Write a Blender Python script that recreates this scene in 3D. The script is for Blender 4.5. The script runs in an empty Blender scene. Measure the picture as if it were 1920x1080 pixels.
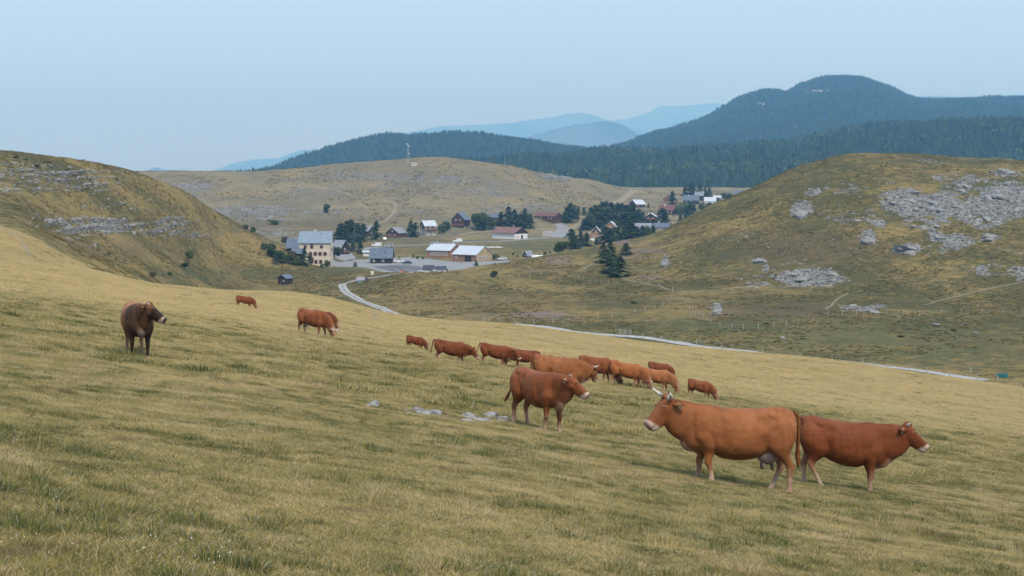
import bpy, math, random
import numpy as np
from mathutils import Vector, Matrix, Euler

# ------------------------------------------------------------------ camera, sky, sun, exposure
sc = bpy.context.scene
COL = sc.collection
F = 2773.0            # focal length in pixels of the 1920-wide picture; the camera looks level along +Y
HZ = 330.0            # row of the true horizon
cam_d = bpy.data.cameras.new('camera'); cam = bpy.data.objects.new('camera', cam_d); COL.objects.link(cam)
cam.location = (0, 0, 0); cam.rotation_euler = (math.radians(90), 0, 0)
cam_d.sensor_width = 36.0; cam_d.lens = 36.0*F/1920.0
cam_d.shift_x = 0.0; cam_d.shift_y = -(540.0-HZ)/1920.0
cam_d.clip_start = 0.3; cam_d.clip_end = 90000.0
sc.camera = cam

SUN_EL, SUN_AZ = 50.0, 158.0        # azimuth clockwise from +Y
world = bpy.data.worlds.new('World'); sc.world = world; world.use_nodes = True
wn = world.node_tree.nodes; wl = world.node_tree.links
bg = wn['Background']; bg.inputs['Strength'].default_value = 0.15
sky = wn.new('ShaderNodeTexSky'); sky.sky_type = 'NISHITA'; sky.sun_disc = False
sky.sun_elevation = math.radians(SUN_EL); sky.sun_rotation = math.radians(SUN_AZ)
sky.altitude = 1400; sky.air_density = 1.0; sky.dust_density = 1.0; sky.ozone_density = 1.0
# a thin even overcast: the clear sky mixed with a pale cloud veil
veil = wn.new('ShaderNodeMix'); veil.data_type = 'RGBA'
veil.inputs[0].default_value = 0.75
veil.inputs[7].default_value = (3.55, 4.75, 6.5, 1)
vt = wn.new('ShaderNodeTexCoord'); vm = wn.new('ShaderNodeVectorMath'); vm.operation = 'MULTIPLY'; vm.inputs[1].default_value = (1, 1, 5)
vn = wn.new('ShaderNodeTexNoise'); vn.inputs['Scale'].default_value = 1.6; vn.inputs['Detail'].default_value = 4
vr = wn.new('ShaderNodeMapRange'); vr.inputs[3].default_value = .62; vr.inputs[4].default_value = .9
wl.new(vt.outputs['Generated'], vm.inputs[0]); wl.new(vm.outputs[0], vn.inputs['Vector']); wl.new(vn.outputs['Fac'], vr.inputs[0]); wl.new(vr.outputs[0], veil.inputs[0])
wl.new(sky.outputs[0], veil.inputs[6]); wl.new(veil.outputs[2], bg.inputs['Color'])
sun_d = bpy.data.lights.new('sun', 'SUN'); sun_d.energy = 2.3; sun_d.angle = math.radians(10)
sun_d.color = (1.0, 0.89, 0.72)
sun = bpy.data.objects.new('sun', sun_d); COL.objects.link(sun)
el, az = math.radians(SUN_EL), math.radians(SUN_AZ)
sdir = Vector((math.sin(az)*math.cos(el), math.cos(az)*math.cos(el), math.sin(el)))
sun.rotation_euler = sdir.to_track_quat('Z', 'Y').to_euler()
vs = sc.view_settings
vs.view_transform = 'Standard'; vs.look = 'None'; vs.gamma = 1.0; vs.use_curve_mapping = False
vs.exposure = 0.42
try:
    sc.cycles.use_denoising = True
    sc.cycles.max_bounces = 6; sc.cycles.diffuse_bounces = 3; sc.cycles.volume_bounces = 3
    sc.cycles.transparent_max_bounces = 8
except Exception:
    pass

# ------------------------------------------------------------------ helpers
R = math.radians
def lin(r, g, b):
    f = lambda c: (c/255)/12.92 if c/255 <= 0.04045 else ((c/255+0.055)/1.055)**2.4
    return (f(r), f(g), f(b), 1.0)

def tag(o, label=None, cat=None, group=None, kind=None):
    if label: o['label'] = label
    if cat: o['category'] = cat
    if group: o['group'] = group
    if kind: o['kind'] = kind
    return o

def empty(name, loc, rz=0.0):
    o = bpy.data.objects.new(name, None); COL.objects.link(o)
    o.location = loc; o.rotation_euler = (0, 0, rz); o.empty_display_size = 0.5
    return o

def link(name, me, mat=None, parent=None, smooth=False):
    if mat is not None and len(me.materials) == 0: me.materials.append(mat)
    o = bpy.data.objects.new(name, me); COL.objects.link(o)
    if parent is not None: o.parent = parent
    if smooth: me.polygons.foreach_set('use_smooth', [True]*len(me.polygons))
    return o

def fast_mesh(name, verts, quads=None, tris=None):
    """numpy verts (n,3), quads (m,4) and / or tris (k,3)"""
    me = bpy.data.meshes.new(name)
    verts = np.asarray(verts, np.float32)
    me.vertices.add(len(verts)); me.vertices.foreach_set('co', verts.ravel())
    idx, starts, tot = [], [], 0
    if quads is not None and len(quads):
        q = np.asarray(quads, np.int32); idx.append(q.ravel()); starts.append(np.arange(len(q))*4); tot = len(q)*4
    if tris is not None and len(tris):
        t = np.asarray(tris, np.int32); idx.append(t.ravel()); starts.append(tot+np.arange(len(t))*3)
    idx = np.concatenate(idx).astype(np.int32); starts = np.concatenate(starts).astype(np.int32)
    me.loops.add(len(idx)); me.loops.foreach_set('vertex_index', idx)
    me.polygons.add(len(starts)); me.polygons.foreach_set('loop_start', starts)
    me.update(calc_edges=True); me.validate()
    return me

class MB:
    """collects shapes, built into ONE mesh"""
    def __init__(s): s.v = []; s.f = []
    def add(s, vs_, fs_):
        n = len(s.v); s.v += [tuple(p) for p in vs_]; s.f += [tuple(i+n for i in f) for f in fs_]; return s
    def box(s, x0, x1, y0, y1, z0, z1):
        return s.add([(x0,y0,z0),(x1,y0,z0),(x1,y1,z0),(x0,y1,z0),(x0,y0,z1),(x1,y0,z1),(x1,y1,z1),(x0,y1,z1)],
                     [(0,3,2,1),(4,5,6,7),(0,1,5,4),(1,2,6,5),(2,3,7,6),(3,0,4,7)])
    def bar(s, a, b, r, n=6, r2=None):
        a, b = Vector(a), Vector(b); d = (b-a).normalized(); r2 = r if r2 is None else r2
        u = d.orthogonal().normalized(); w = d.cross(u); vs_ = []
        for c, rr in ((a, r), (b, r2)):
            for i in range(n):
                t = 2*math.pi*i/n; vs_.append(c + u*math.cos(t)*rr + w*math.sin(t)*rr)
        fs_ = [(i, (i+1) % n, n+(i+1) % n, n+i) for i in range(n)] + [tuple(range(n-1, -1, -1)), tuple(range(n, 2*n))]
        return s.add(vs_, fs_)
    def prism(s, poly, y0, y1):
        """poly in the x-z plane, extruded along y"""
        n = len(poly)
        vs_ = [(p[0], y0, p[1]) for p in poly]+[(p[0], y1, p[1]) for p in poly]
        fs_ = [(i, (i+1) % n, n+(i+1) % n, n+i) for i in range(n)] + [tuple(range(n-1, -1, -1)), tuple(range(n, 2*n))]
        return s.add(vs_, fs_)
    def xform(s, M):
        s.v = [tuple(M @ Vector(p)) for p in s.v]; return s
    def mesh(s, name):
        me = bpy.data.meshes.new(name); me.from_pydata(s.v, [], s.f); me.validate(); return me
    def build(s, name, mat, parent=None, smooth=False):
        return link(name, s.mesh(name), mat, parent, smooth)

# ------------------------------------------------------------------ numpy noise
def _hash(ix, iy, seed):
    h = (ix.astype(np.int64)*374761393 + iy.astype(np.int64)*668265263 + seed*974634777) & 0xFFFFFFFF
    h = ((h ^ (h >> 13))*1274126177) & 0xFFFFFFFF
    h = h ^ (h >> 16)
    return (h & 0xFFFFFF)/float(0xFFFFFF)
def vnoise(x, y, seed=0):
    ix, iy = np.floor(x), np.floor(y); fx, fy = x-ix, y-iy
    fx = fx*fx*fx*(fx*(fx*6-15)+10); fy = fy*fy*fy*(fy*(fy*6-15)+10)
    ix, iy = ix.astype(np.int64), iy.astype(np.int64)
    a, b, c, d = _hash(ix, iy, seed), _hash(ix+1, iy, seed), _hash(ix, iy+1, seed), _hash(ix+1, iy+1, seed)
    return (a+(b-a)*fx)*(1-fy)+(c+(d-c)*fx)*fy
def fbm(x, y, oct=4, seed=0, gain=0.5):
    s, a, t = 0, 1.0, 0
    for o in range(oct):
        ca, sa = math.cos(o*1.3), math.sin(o*1.3)
        s = s + a*vnoise((x*ca-y*sa)*2**o+17.3*o, (x*sa+y*ca)*2**o-5.1*o, seed+o); t += a; a *= gain
    return s/t
def sstep(a, b, x):
    t = np.clip((x-a)/(b-a), 0, 1); return t*t*(3-2*t)

def pchip(xk, yk, x):
    h = np.diff(xk); d = np.diff(yk)/h; m = np.zeros_like(yk)
    w1 = 2*h[1:]+h[:-1]; w2 = h[1:]+2*h[:-1]
    ok = d[:-1]*d[1:] > 0
    with np.errstate(divide='ignore', invalid='ignore'):
        mm = (w1+w2)/(w1/d[:-1]+w2/d[1:])
    m[1:-1] = np.where(ok, mm, 0); m[0] = d[0]; m[-1] = d[-1]
    i = np.clip(np.searchsorted(xk, x, side='right')-1, 0, len(xk)-2)
    t = (x-xk[i])/h[i]; t2, t3 = t*t, t*t*t
    return (2*t3-3*t2+1)*yk[i]+(t3-2*t2+t)*h[i]*m[i]+(-2*t3+3*t2)*yk[i+1]+(t3-t2)*h[i]*m[i+1]

class Land:
    """height field on a fan of columns u = x/Y (px = 960 + u F) and rows Y"""
    def __init__(s, P, lines, us, Ys):
        # lines: list of (dict px->(row or None, Y, z)) arrays shaped (K, len(P)) as Yk, Zk
        Yk = np.array([[c[0] for c in l] for l in lines], float)
        Zk = np.array([[c[1] for c in l] for l in lines], float)
        P = np.array(P, float); px = 960+us*F
        s.us, s.Ys = us, Ys
        Yi = np.array([pchip(P, r, np.clip(px, P[0], P[-1])) for r in Yk])
        Zi = np.array([pchip(P, r, np.clip(px, P[0], P[-1])) for r in Zk])
        s.Z = np.zeros((len(Ys), len(us)))
        for j in range(len(us)):
            s.Z[:, j] = pchip(Yi[:, j], Zi[:, j], np.clip(Ys, Yi[0, j], Yi[-1, j]))
        s.U, s.YY = np.meshgrid(us, Ys); s.X = s.U*s.YY
        s.ji = np.arange(len(us)); s.ri = np.arange(len(Ys))
    def h(s, x, y):
        x = np.asarray(x, float); y = np.asarray(y, float)
        a = np.interp(x/y, s.us, s.ji); b = np.interp(y, s.Ys, s.ri)
        j = np.clip(a.astype(int), 0, len(s.us)-2); i = np.clip(b.astype(int), 0, len(s.Ys)-2)
        fa, fb = a-j, b-i; Z = s.Z
        return (Z[i, j]*(1-fa)+Z[i, j+1]*fa)*(1-fb)+(Z[i+1, j]*(1-fa)+Z[i+1, j+1]*fa)*fb
    def hit(s, px, py, y0=4.0, y1=30000.0):
        """first point of the ground met by the line of sight through a picture point, beyond distance y0"""
        u = (px-960)/F; m = (HZ-py)/F
        ys = s.Ys[(s.Ys >= y0) & (s.Ys <= y1)]
        dlt = s.h(u*ys, ys)-m*ys
        k = np.nonzero(dlt >= 0)[0]
        if len(k) == 0: k = [int(np.argmax(dlt))]
        i = int(k[0]); yy = ys[i]
        if i > 0 and dlt[i] >= 0 > dlt[i-1]:
            t = -dlt[i-1]/(dlt[i]-dlt[i-1]); yy = ys[i-1]+t*(ys[i]-ys[i-1])
        return Vector((u*yy, yy, float(s.h(u*yy, yy))))
    def mesh(s, name):
        nr, nc = s.Z.shape
        V = np.stack([s.X, s.YY, s.Z], -1).reshape(-1, 3)
        a = (np.arange(nr-1)[:, None]*nc+np.arange(nc-1)[None, :]).ravel()
        return fast_mesh(name, V, np.stack([a, a+1, a+nc+1, a+nc], 1))

def zz(py, Y): return (HZ-py)/F*Y

# ------------------------------------------------------------------ the ground: lines of equal rank across the picture
P = [-900, -200, 0, 150, 330, 430, 520, 620, 720, 820, 960, 1100, 1200, 1300, 1400, 1500, 1600, 1700, 1800, 1920, 2150, 2900]
def plane(Y, a, b, c): return [(Y, a+b*(p-960)/F*Y+c*Y) for p in P]
def rows(py, Y): return [(y, zz(p, y)) for p, y in zip(py, Y)]
L = []
L.append(plane(1.5, -1.6, -.1495, -.12))
L.append(plane(14, -1.6, -.1495, -.120))
L.append(plane(32, -1.6, -.147, -.119))
L.append(plane(65, -1.6, -.142, -.109))
L.append([(110, -13.4-.145*(p-960)/F*110) for p in P])
#          -900 -200   0  150  330  430  520  620  720  820  960 1100 1200 1300 1400 1500 1600 1700 1800 1920 2150 2900
L.append(rows([330,440, 478, 502, 541, 547, 549, 562, 589, 601, 611, 628, 642, 653, 663, 671, 682, 697, 710, 727, 765, 860],
              [200,180, 170, 185, 205, 215, 225, 235, 240, 240, 243, 243, 242, 240, 240, 240, 238, 235, 233, 230, 220, 200]))
L.append(list(zip([260, 230, 215, 235, 255, 330, 330, 330, 330, 330, 320, 310, 300, 293, 288, 283, 279, 275, 271, 267, 260, 250],
                  [-6,-10.5,-11.8,-16.2,-26,-36,-37.5,-38,-38,-38, -38,-38,-38,-38,-38,-38,-38,-38,-38,-38, -40,-45])))
L.append(rows([300,392, 405, 466, 545, 585, 590, 592, 593, 590, 585, 580, 577, 577, 575, 575, 578, 578, 578, 578, 575, 570],
              [340,300, 290, 300, 330, 400, 400, 400, 400, 400, 400, 405, 405, 405, 405, 405, 405, 405, 405, 405, 405, 405]))
L.append(list(zip([400, 345, 335, 350, 385, 450, 450, 450, 450, 450, 465, 470, 470, 460, 455, 450, 450, 450, 450, 450, 450, 450],
                  [-8,-12, -13.2,-21.6,-32.5,-38,-38,-38,-38,-37.3,-36.9,-36,-35.3,-35.3,-34.8,-35,-33.5,-32,-31,-30.5,-30,-30])))
L.append(rows([270,338, 350, 410, 482, 520, 535, 540, 530, 520, 508, 488, 478, 458, 448, 432, 412, 402, 400, 398, 390, 390],
              [470,430, 420, 450, 500, 540, 540, 500, 500, 500, 520, 545, 550, 550, 540, 540, 540, 540, 535, 530, 530, 530]))
L.append(rows([220,262, 278, 298, 350, 410, 457, 500, 519, 513, 491, 466, 448, 402, 356, 313, 291, 289, 293, 301, 320, 360],
              [560,520, 500, 530, 590, 640, 650, 625, 530, 530, 565, 590, 605, 620, 630, 640, 650, 650, 650, 640, 630, 620]))
L.append(list(zip([800,700, 650, 670, 700, 730, 730, 700, 610, 600, 650, 690, 700, 730, 760, 780, 800, 800, 800, 800, 800, 800],
                  [-5,-5, -6, -10, -25, -34, -37.8,-38,-38.3,-38.5,-38.5,-38,-38, -36, -28, -18, -10, -10, -12, -14, -20, -30])))
L.append(list(zip([880]*len(P),
                  [-20,-20,-20, -28, -34, -36,-37.6,-37.6,-37.6,-37.6,-37.6,-37.6,-37.5,-37, -34, -30, -28, -28, -28, -28, -28, -30])))
L.append(list(zip([965]*len(P),
                  [-25,-25,-26, -29, -33, -35,-36.5,-37,-37,-37.4,-37.6,-37,-36.6,-36, -34, -32, -30, -30, -30, -30, -30, -30])))
L.append(rows([360,355, 362, 366, 372, 376, 378, 382, 382, 378, 378, 382, 389, 389, 385, 380, 380, 380, 380, 380, 380, 380],
              [1080,1080,1080,1080,1080,1080,1080,1080,1080,1080,1080,1160,1280,1300,1300,1300,1300,1300,1300,1300,1300,1300]))
L.append(rows([330,325, 325, 323, 320, 320, 320, 312, 304, 298, 311, 340, 352, 351, 353, 353, 353, 353, 353, 353, 353, 353],
              [1260,1260,1260,1260,1260,1260,1260,1250,1240,1240,1290,1460,1560,1580,1580,1580,1580,1580,1580,1580,1580,1580]))
L.append(list(zip([1900]*len(P), [-75]*len(P))))
L.append(list(zip([3000]*len(P), [-260]*len(P))))
L.append(list(zip([60000]*len(P), [-300]*len(P))))

us = np.concatenate([np.linspace(-1.25, -.40, 40)[:-1], np.linspace(-.40, .40, 800), np.linspace(.40, 1.25, 40)[1:]])
Ys = np.concatenate([np.geomspace(1.5, 60, 150)[:-1], np.geomspace(60, 262, 210)[:-1], np.linspace(262, 700, 400)[:-1],
                     np.linspace(700, 1700, 300)[:-1], np.geomspace(1700, 37000, 40)])
G = Land(P, L, us, Ys)
X, Y, PX = G.X, G.YY, 960+G.U*F
def fade(y0, y1, y2, y3): return sstep(y0, y1, Y)*(1-sstep(y2, y3, Y))

# soft boxes of the picture carried on to the ground: (x0, x1, y0, y1, strength, Ymin, Ymax)
PYb = HZ-G.Z/Y*F
def boxes(lst, soft=.35):
    m = np.zeros_like(Y)
    for (x0, x1, y0, y1, w, ya, yb) in lst:
        cx, cy, rx, ry = (x0+x1)/2, (y0+y1)/2, (x1-x0)/2, (y1-y0)/2
        d = (((PX-cx)/rx)**4+((PYb-cy)/ry)**4)**.25
        m = np.maximum(m, w*(1-sstep(1-soft, 1+soft, d))*((Y > ya) & (Y < yb)))
    return m
def ells(lst, ya, yb, soft=.4):
    m = np.zeros_like(Y)
    for (cx, cy, rx, ry, w) in lst:
        d = np.sqrt(((PX-cx)/rx)**2+((PYb-cy)/ry)**2)
        m = np.maximum(m, w*(1-sstep(1-soft, 1+soft, d))*((Y > ya) & (Y < yb)))
    return m
LR = 300; 
strata = boxes([(-40,225,312,362,.62,330,720),(60,175,404,428,.6,330,720),(110,280,410,438,1,330,720),(288,356,404,432,.95,330,720),
                (255,410,430,446,.75,330,720),(150,330,374,402,.4,330,720),(-40,120,300,340,.35,330,720),(60,200,425,470,.35,330,720),(330,430,405,440,.35,330,720),
                (385,560,380,407,1,900,1600),(300,400,340,368,.8,900,1600),(440,560,406,415,.8,900,1600),
                (480,690,388,400,.85,900,1600),(600,920,324,341,.85,900,1600),(680,975,334,366,.5,900,1600),(540,700,345,369,.6,900,1600),
                (740,810,390,400,.7,900,1600),(890,1060,378,397,.7,900,1600),(1010,1085,322,338,.9,900,1700),(400,560,424,446,.5,800,1600),(860,950,350,372,.7,900,1600),
                (985,1030,345,352,.5,900,1600)])
rockR = ells([(1770,385,125,27,1),(1885,375,60,36,1),(1700,372,60,24,.9),(1845,402,55,26,1),(1500,395,26,20,1),(1648,418,18,11,1),
              (1628,447,18,18,.95),(1700,467,34,9,1),(1797,450,34,17,1),(1757,442,18,13,1),(1855,442,24,10,.9),(1525,368,22,12,.85),
              (1740,415,60,18,.8),(1520,521,78,20,.95),(1425,492,17,6,1),(1437,505,8,8,1),(1418,530,34,14,.7),(1870,507,50,15,.75),
              (1916,512,16,14,1),(1622,578,46,8,.85),(1345,580,10,13,1),(1247,490,8,15,1),(1560,356,70,18,.55),(1590,402,70,22,.6),
              (1790,332,50,10,.75),(1885,326,40,12,.75),(1745,302,36,10,.6),(1460,455,60,20,.42),(1380,440,60,16,.38),(1840,345,80,12,.7),
              (1560,455,60,20,.35),(1650,350,50,14,.5),(1900,470,30,14,.5),(1500,500,50,10,.5),(1780,470,60,15,.5)], 380, 720)
# relief
Z = G.Z
Z += fade(4, 10, 200, 300)*((fbm(X/2.3, Y/2.3, 3, 1)-.5)*.13+(fbm(X/11, Y/11, 2, 9)-.5)*.35*sstep(25, 60, Y))
mid = fade(280, 330, 1500, 1700)
Z += mid*((fbm(X/38, Y/38, 4, 3)-.5)*3.0*sstep(430, 520, Y)*np.where((PX > 540) & (PX < 1110) & (Y > 560) & (Y < 960), .12, 1)
          + (fbm(X/7, Y/7, 3, 5)-.5)*.6*np.where((Y > 560) & (Y < 960) & (PX > 540) & (PX < 1250), .15, 1))
Z += fade(900, 1000, 1600, 1900)*(fbm(X/90, Y/90, 4, 13)-.5)*5
st = sstep(.15, .8, strata)
stepn = (Z+(fbm(X/45, Y/45, 3, 21)-.5)*5)/2.2
fr = stepn-np.floor(stepn)
Z += st*2.2*(sstep(.5, .85, fr)-fr)*.8
ledge = sstep(.45, .6, fr)*(1-sstep(.9, 1.0, fr))
rn = fbm(X/3.1, Y/3.1, 4, 31)
blk = np.abs(fbm(X/5.5, Y/5.5, 4, 37)-.5)*2
rk = sstep(.30, .55, rockR-1.5*(fbm(X/8, Y/8, 4, 41)-.5)-.22)
Z += rk*(1.7*(1-blk)**2-1.0+(rn-.5)*1.6)*.75
G.Z = Z
strata_m = strata*np.where(Y > 800, .55+.45*ledge, .35+.65*ledge)
strata_m = strata_m*np.where(Y < 800, 1.0, .9)*(.55+.9*vnoise(X/6, Y/12, 44))

# cover
pasture = 1-sstep(255, 275, Y)
dry = .5+.9*(fbm(X/26, Y/26, 4, 51)-.5)
dry = dry+.42*np.clip((PYb < 760)*pasture, 0, 1)*sstep(760, 690, PYb)
dry = dry+.0*((PX < 560) & (Y > 262) & (Y < 720)) - .10*((PX > 1100) & (Y > 400) & (Y < 720))
dry = np.where((Y > 380) & (PX > 600) & (PX < 1330) & (PYb > 500), dry-.05, dry)
green = boxes([(300,560,500,528,.55,300,620),(1040,1960,588,700,.55,262,420),(930,1070,445,475,.5,600,960),(760,930,465,480,.45,620,960),
               (860,1040,455,475,.4,620,960),(1080,1260,455,470,.5,640,960),(660,830,520,560,.15,300,520),(700,760,435,450,.6,700,960),
               (1080,1200,470,500,.4,400,640),(200,330,500,530,.3,300,620),(0,330,548,600,.15,100,300),(560,700,498,512,.5,480,620)], .5)
green = np.maximum(green, ells([(1800,350,45,9,1.0),(1890,343,50,10,.9),(1860,358,30,6,.8),(40,1030,60,30,.5)], 10, 720))
heather = ells([(1010,590,70,7,.9),(915,592,45,6,.6),(1050,597,50,6,.6),(1045,487,38,7,.8),(1000,505,22,6,.7),(1140,457,70,6,.8),(1210,468,50,6,.7),
                (1215,520,40,8,.7),(1245,508,20,6,.5),(1090,497,30,7,.3),(930,590,60,5,.5),(1180,480,60,5,.6)], 300, 700, .6)
brown = ells([(1450,585,160,22,.6),(1510,470,150,40,.55),(1600,620,120,20,.35),(900,560,160,25,.35),(1150,560,120,20,.3),(230,470,120,22,.35),(600,425,120,16,.5),
              (500,425,90,14,.5),(1500,345,60,20,.3),(700,410,140,14,.35),(1000,400,100,14,.35),(1800,640,160,18,.35),(1100,640,300,25,.0)], 262, 1400, .8)
def attr(me, name, chans):
    a = me.color_attributes.new(name, 'FLOAT_COLOR', 'POINT')
    arr = np.ones((Y.size, 4), np.float32)
    for i, c in enumerate(chans): arr[:, i] = np.clip(c, 0, 1).ravel()
    a.data.foreach_set('color', arr.ravel())
heather = heather*.8
brown = np.maximum(brown, .10*((PX < 600) & (Y > 330) & (Y < 720)))
gme = G.mesh('ground')
attr(gme, 'cover', [dry, np.maximum(strata_m*.95, rk*rockR*1.0), heather, brown])
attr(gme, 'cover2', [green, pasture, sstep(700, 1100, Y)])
# ------------------------------------------------------------------ materials
class NT:
    def __init__(s, name, rough=.85, spec=.25):
        s.m = bpy.data.materials.new(name); s.m.use_nodes = True
        s.n, s.l = s.m.node_tree.nodes, s.m.node_tree.links
        s.b = s.n['Principled BSDF']; s.b.inputs['Roughness'].default_value = rough
        s.b.inputs['Specular IOR Level'].default_value = spec
    def node(s, t, **k):
        n = s.n.new(t)
        for a, v in k.items(): setattr(n, a, v)
        return n
    def set(s, sock, v):
        if hasattr(v, 'is_output'): s.l.new(v, sock)
        elif isinstance(v, (int, float)): sock.default_value = v
        else: sock.default_value = tuple(v)
    def noise(s, scale, detail=4, rough=.55, vec=None, dist=0.0):
        n = s.node('ShaderNodeTexNoise'); n.inputs['Scale'].default_value = scale
        n.inputs['Detail'].default_value = detail; n.inputs['Roughness'].default_value = rough
        n.inputs['Distortion'].default_value = dist
        if vec is not None: s.l.new(vec, n.inputs['Vector'])
        return n.outputs['Fac']
    def math(s, op, a, b=0.0, c=None, clamp=False):
        n = s.node('ShaderNodeMath', operation=op); n.use_clamp = clamp
        s.set(n.inputs[0], a); s.set(n.inputs[1], b)
        if c is not None: s.set(n.inputs[2], c)
        return n.outputs[0]
    def ramp(s, v, a, b, lo=0.0, hi=1.0):
        n = s.node('ShaderNodeMapRange', interpolation_type='SMOOTHSTEP')
        s.set(n.inputs[0], v); s.set(n.inputs[1], a); s.set(n.inputs[2], b); s.set(n.inputs[3], lo); s.set(n.inputs[4], hi)
        return n.outputs[0]
    def mix(s, f, a, b, mode='MIX'):
        n = s.node('ShaderNodeMix', data_type='RGBA', blend_type=mode)
        s.set(n.inputs[0], f); s.set(n.inputs[6], a); s.set(n.inputs[7], b); return n.outputs[2]
    def attr(s, name, typ='GEOMETRY'):
        return s.node('ShaderNodeAttribute', attribute_name=name, attribute_type=typ)
    def pos(s): return s.node('ShaderNodeNewGeometry').outputs['Position']
    def obj(s): return s.node('ShaderNodeTexCoord').outputs['Object']
    def scalev(s, v, k):
        n = s.node('ShaderNodeVectorMath', operation='MULTIPLY'); s.l.new(v, n.inputs[0]); n.inputs[1].default_value = k
        return n.outputs[0]
    def bump(s, h, strength=.5, dist=.1):
        n = s.node('ShaderNodeBump'); n.inputs['Strength'].default_value = strength; n.inputs['Distance'].default_value = dist
        s.l.new(h, n.inputs['Height']); s.l.new(n.outputs[0], s.b.inputs['Normal'])
    def color(s, c): s.set(s.b.inputs['Base Color'], c)

STRAW = (.45, .335, .14, 1); HSTRAW = (.285, .20, .066, 1); OLIVE = (.074, .067, .020, 1); GREEN = (.066, .082, .030, 1); BROWN = (.105, .075, .042, 1)
DARKG = (.06, .075, .03, 1); ROCK = (.44, .44, .43, 1); HEATH = (.21, .145, .150, 1)

def simple(name, col, rough=.7, spec=.3, var=.25, scale=1.5, metal=0, bump=0):
    t = NT(name, rough, spec)
    n = t.noise(scale, 4, .6, t.obj())
    c = t.mix(t.ramp(n, .3, .7), tuple(x*(1-var) for x in col[:3])+(1,), tuple(min(1, x*(1+var)) for x in col[:3])+(1,))
    t.color(c); t.b.inputs['Metallic'].default_value = metal
    if bump: t.bump(n, bump, .05)
    return t.m

def ground_mat():
    t = NT('ground', .95, .1); p = t.pos()
    c1, c2 = t.attr('cover'), t.attr('cover2')
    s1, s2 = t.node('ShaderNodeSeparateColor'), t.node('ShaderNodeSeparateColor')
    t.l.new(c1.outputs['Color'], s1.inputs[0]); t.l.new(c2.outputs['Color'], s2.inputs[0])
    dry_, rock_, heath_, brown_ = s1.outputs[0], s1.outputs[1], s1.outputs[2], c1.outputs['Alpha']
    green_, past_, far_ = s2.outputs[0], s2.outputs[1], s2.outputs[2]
    flat = t.scalev(p, (1, 1, 2.2))
    nA = t.noise(.055, 5, .6, flat); nB = t.noise(.26, 6, .7, flat, .5); nC = t.noise(1.1, 5, .7, p); nD = t.noise(5, 3, .6, p)
    grain = t.math('MULTIPLY_ADD', nB, .5, t.math('MULTIPLY_ADD', nC, .35, t.math('MULTIPLY', nD, .15)))
    d = t.math('ADD', t.math('MULTIPLY_ADD', t.math('SUBTRACT', grain, .5), 4.2, dry_), t.math('MULTIPLY', t.math('SUBTRACT', nA, .5), .7))
    straw = t.mix(past_, HSTRAW, STRAW)
    c = t.mix(t.ramp(d, .12, 1.0), OLIVE, straw)
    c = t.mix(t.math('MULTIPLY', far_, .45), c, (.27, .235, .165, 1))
    # brown heath, green sward, heather
    bm = t.math('ADD', brown_, t.math('MULTIPLY', t.math('SUBTRACT', nB, .52), 1.6))
    c = t.mix(t.ramp(bm, .08, .75, 0, .85), c, BROWN)
    gm = t.math('ADD', green_, t.math('MULTIPLY', t.math('SUBTRACT', t.noise(.2, 4, .6, flat), .5), .8))
    c = t.mix(t.ramp(gm, .18, .85, 0, .75), c, GREEN)
    hm = t.math('ADD', heath_, t.math('MULTIPLY', t.math('SUBTRACT', t.noise(.45, 4, .65, p), .52), 1.5))
    c = t.mix(t.ramp(hm, .30, .80, 0, .8), c, HEATH)
    # dark tussocks and pale scuffs
    tus = t.noise(.75, 3, .6, t.scalev(p, (1, 1.6, 2)))
    c = t.mix(t.ramp(tus, .57, .72, 0, .35), c, DARKG)
    c = t.mix(t.ramp(t.noise(.16, 5, .7, flat, .3), .54, .68, 0, .5), c, (.16, .10, .045, 1))
    c = t.mix(t.ramp(t.noise(1.1, 3, .6, flat), .63, .75, 0, .35), c, (.34, .28, .16, 1))
    # limestone showing through
    vor = t.node('ShaderNodeTexVoronoi', feature='DISTANCE_TO_EDGE'); vor.inputs['Scale'].default_value = .75
    wv = t.node('ShaderNodeVectorMath', operation='ADD'); t.l.new(t.scalev(p, (1, 1, 1.8)), wv.inputs[0])
    nv = t.node('ShaderNodeTexNoise'); nv.inputs['Scale'].default_value = .8; t.l.new(p, nv.inputs['Vector'])
    sv = t.scalev(nv.outputs['Color'], (2.5, 2.5, 2.5)); t.l.new(sv, wv.inputs[1]); t.l.new(wv.outputs[0], vor.inputs['Vector'])
    crack = t.ramp(vor.outputs['Distance'], .0, .16)
    rnz = t.noise(.55, 6, .72, t.scalev(p, (1, 1, 2.4)))
    rm = t.math('ADD', rock_, t.math('MULTIPLY', t.math('SUBTRACT', rnz, .5), 3.6))
    rmask = t.ramp(rm, .50, .72)
    rc = t.mix(t.ramp(t.noise(.9, 5, .7, p), .3, .7), (.19, .18, .16, 1), (.39, .38, .355, 1))
    rc = t.mix(t.math('MULTIPLY', t.math('SUBTRACT', 1.0, crack), .75), rc, (.075, .07, .055, 1))
    c = t.mix(t.math('MULTIPLY', rmask, .95), c, rc)
    t.color(c)
    hgt = t.math('ADD', t.math('MULTIPLY', grain, 1.0), t.math('MULTIPLY', t.math('MULTIPLY', rmask, crack), .8))
    t.bump(hgt, .8, .45)
    return t.m
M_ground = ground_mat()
ground = link('ground', gme, M_ground, smooth=True); tag(ground, kind='structure')

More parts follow.
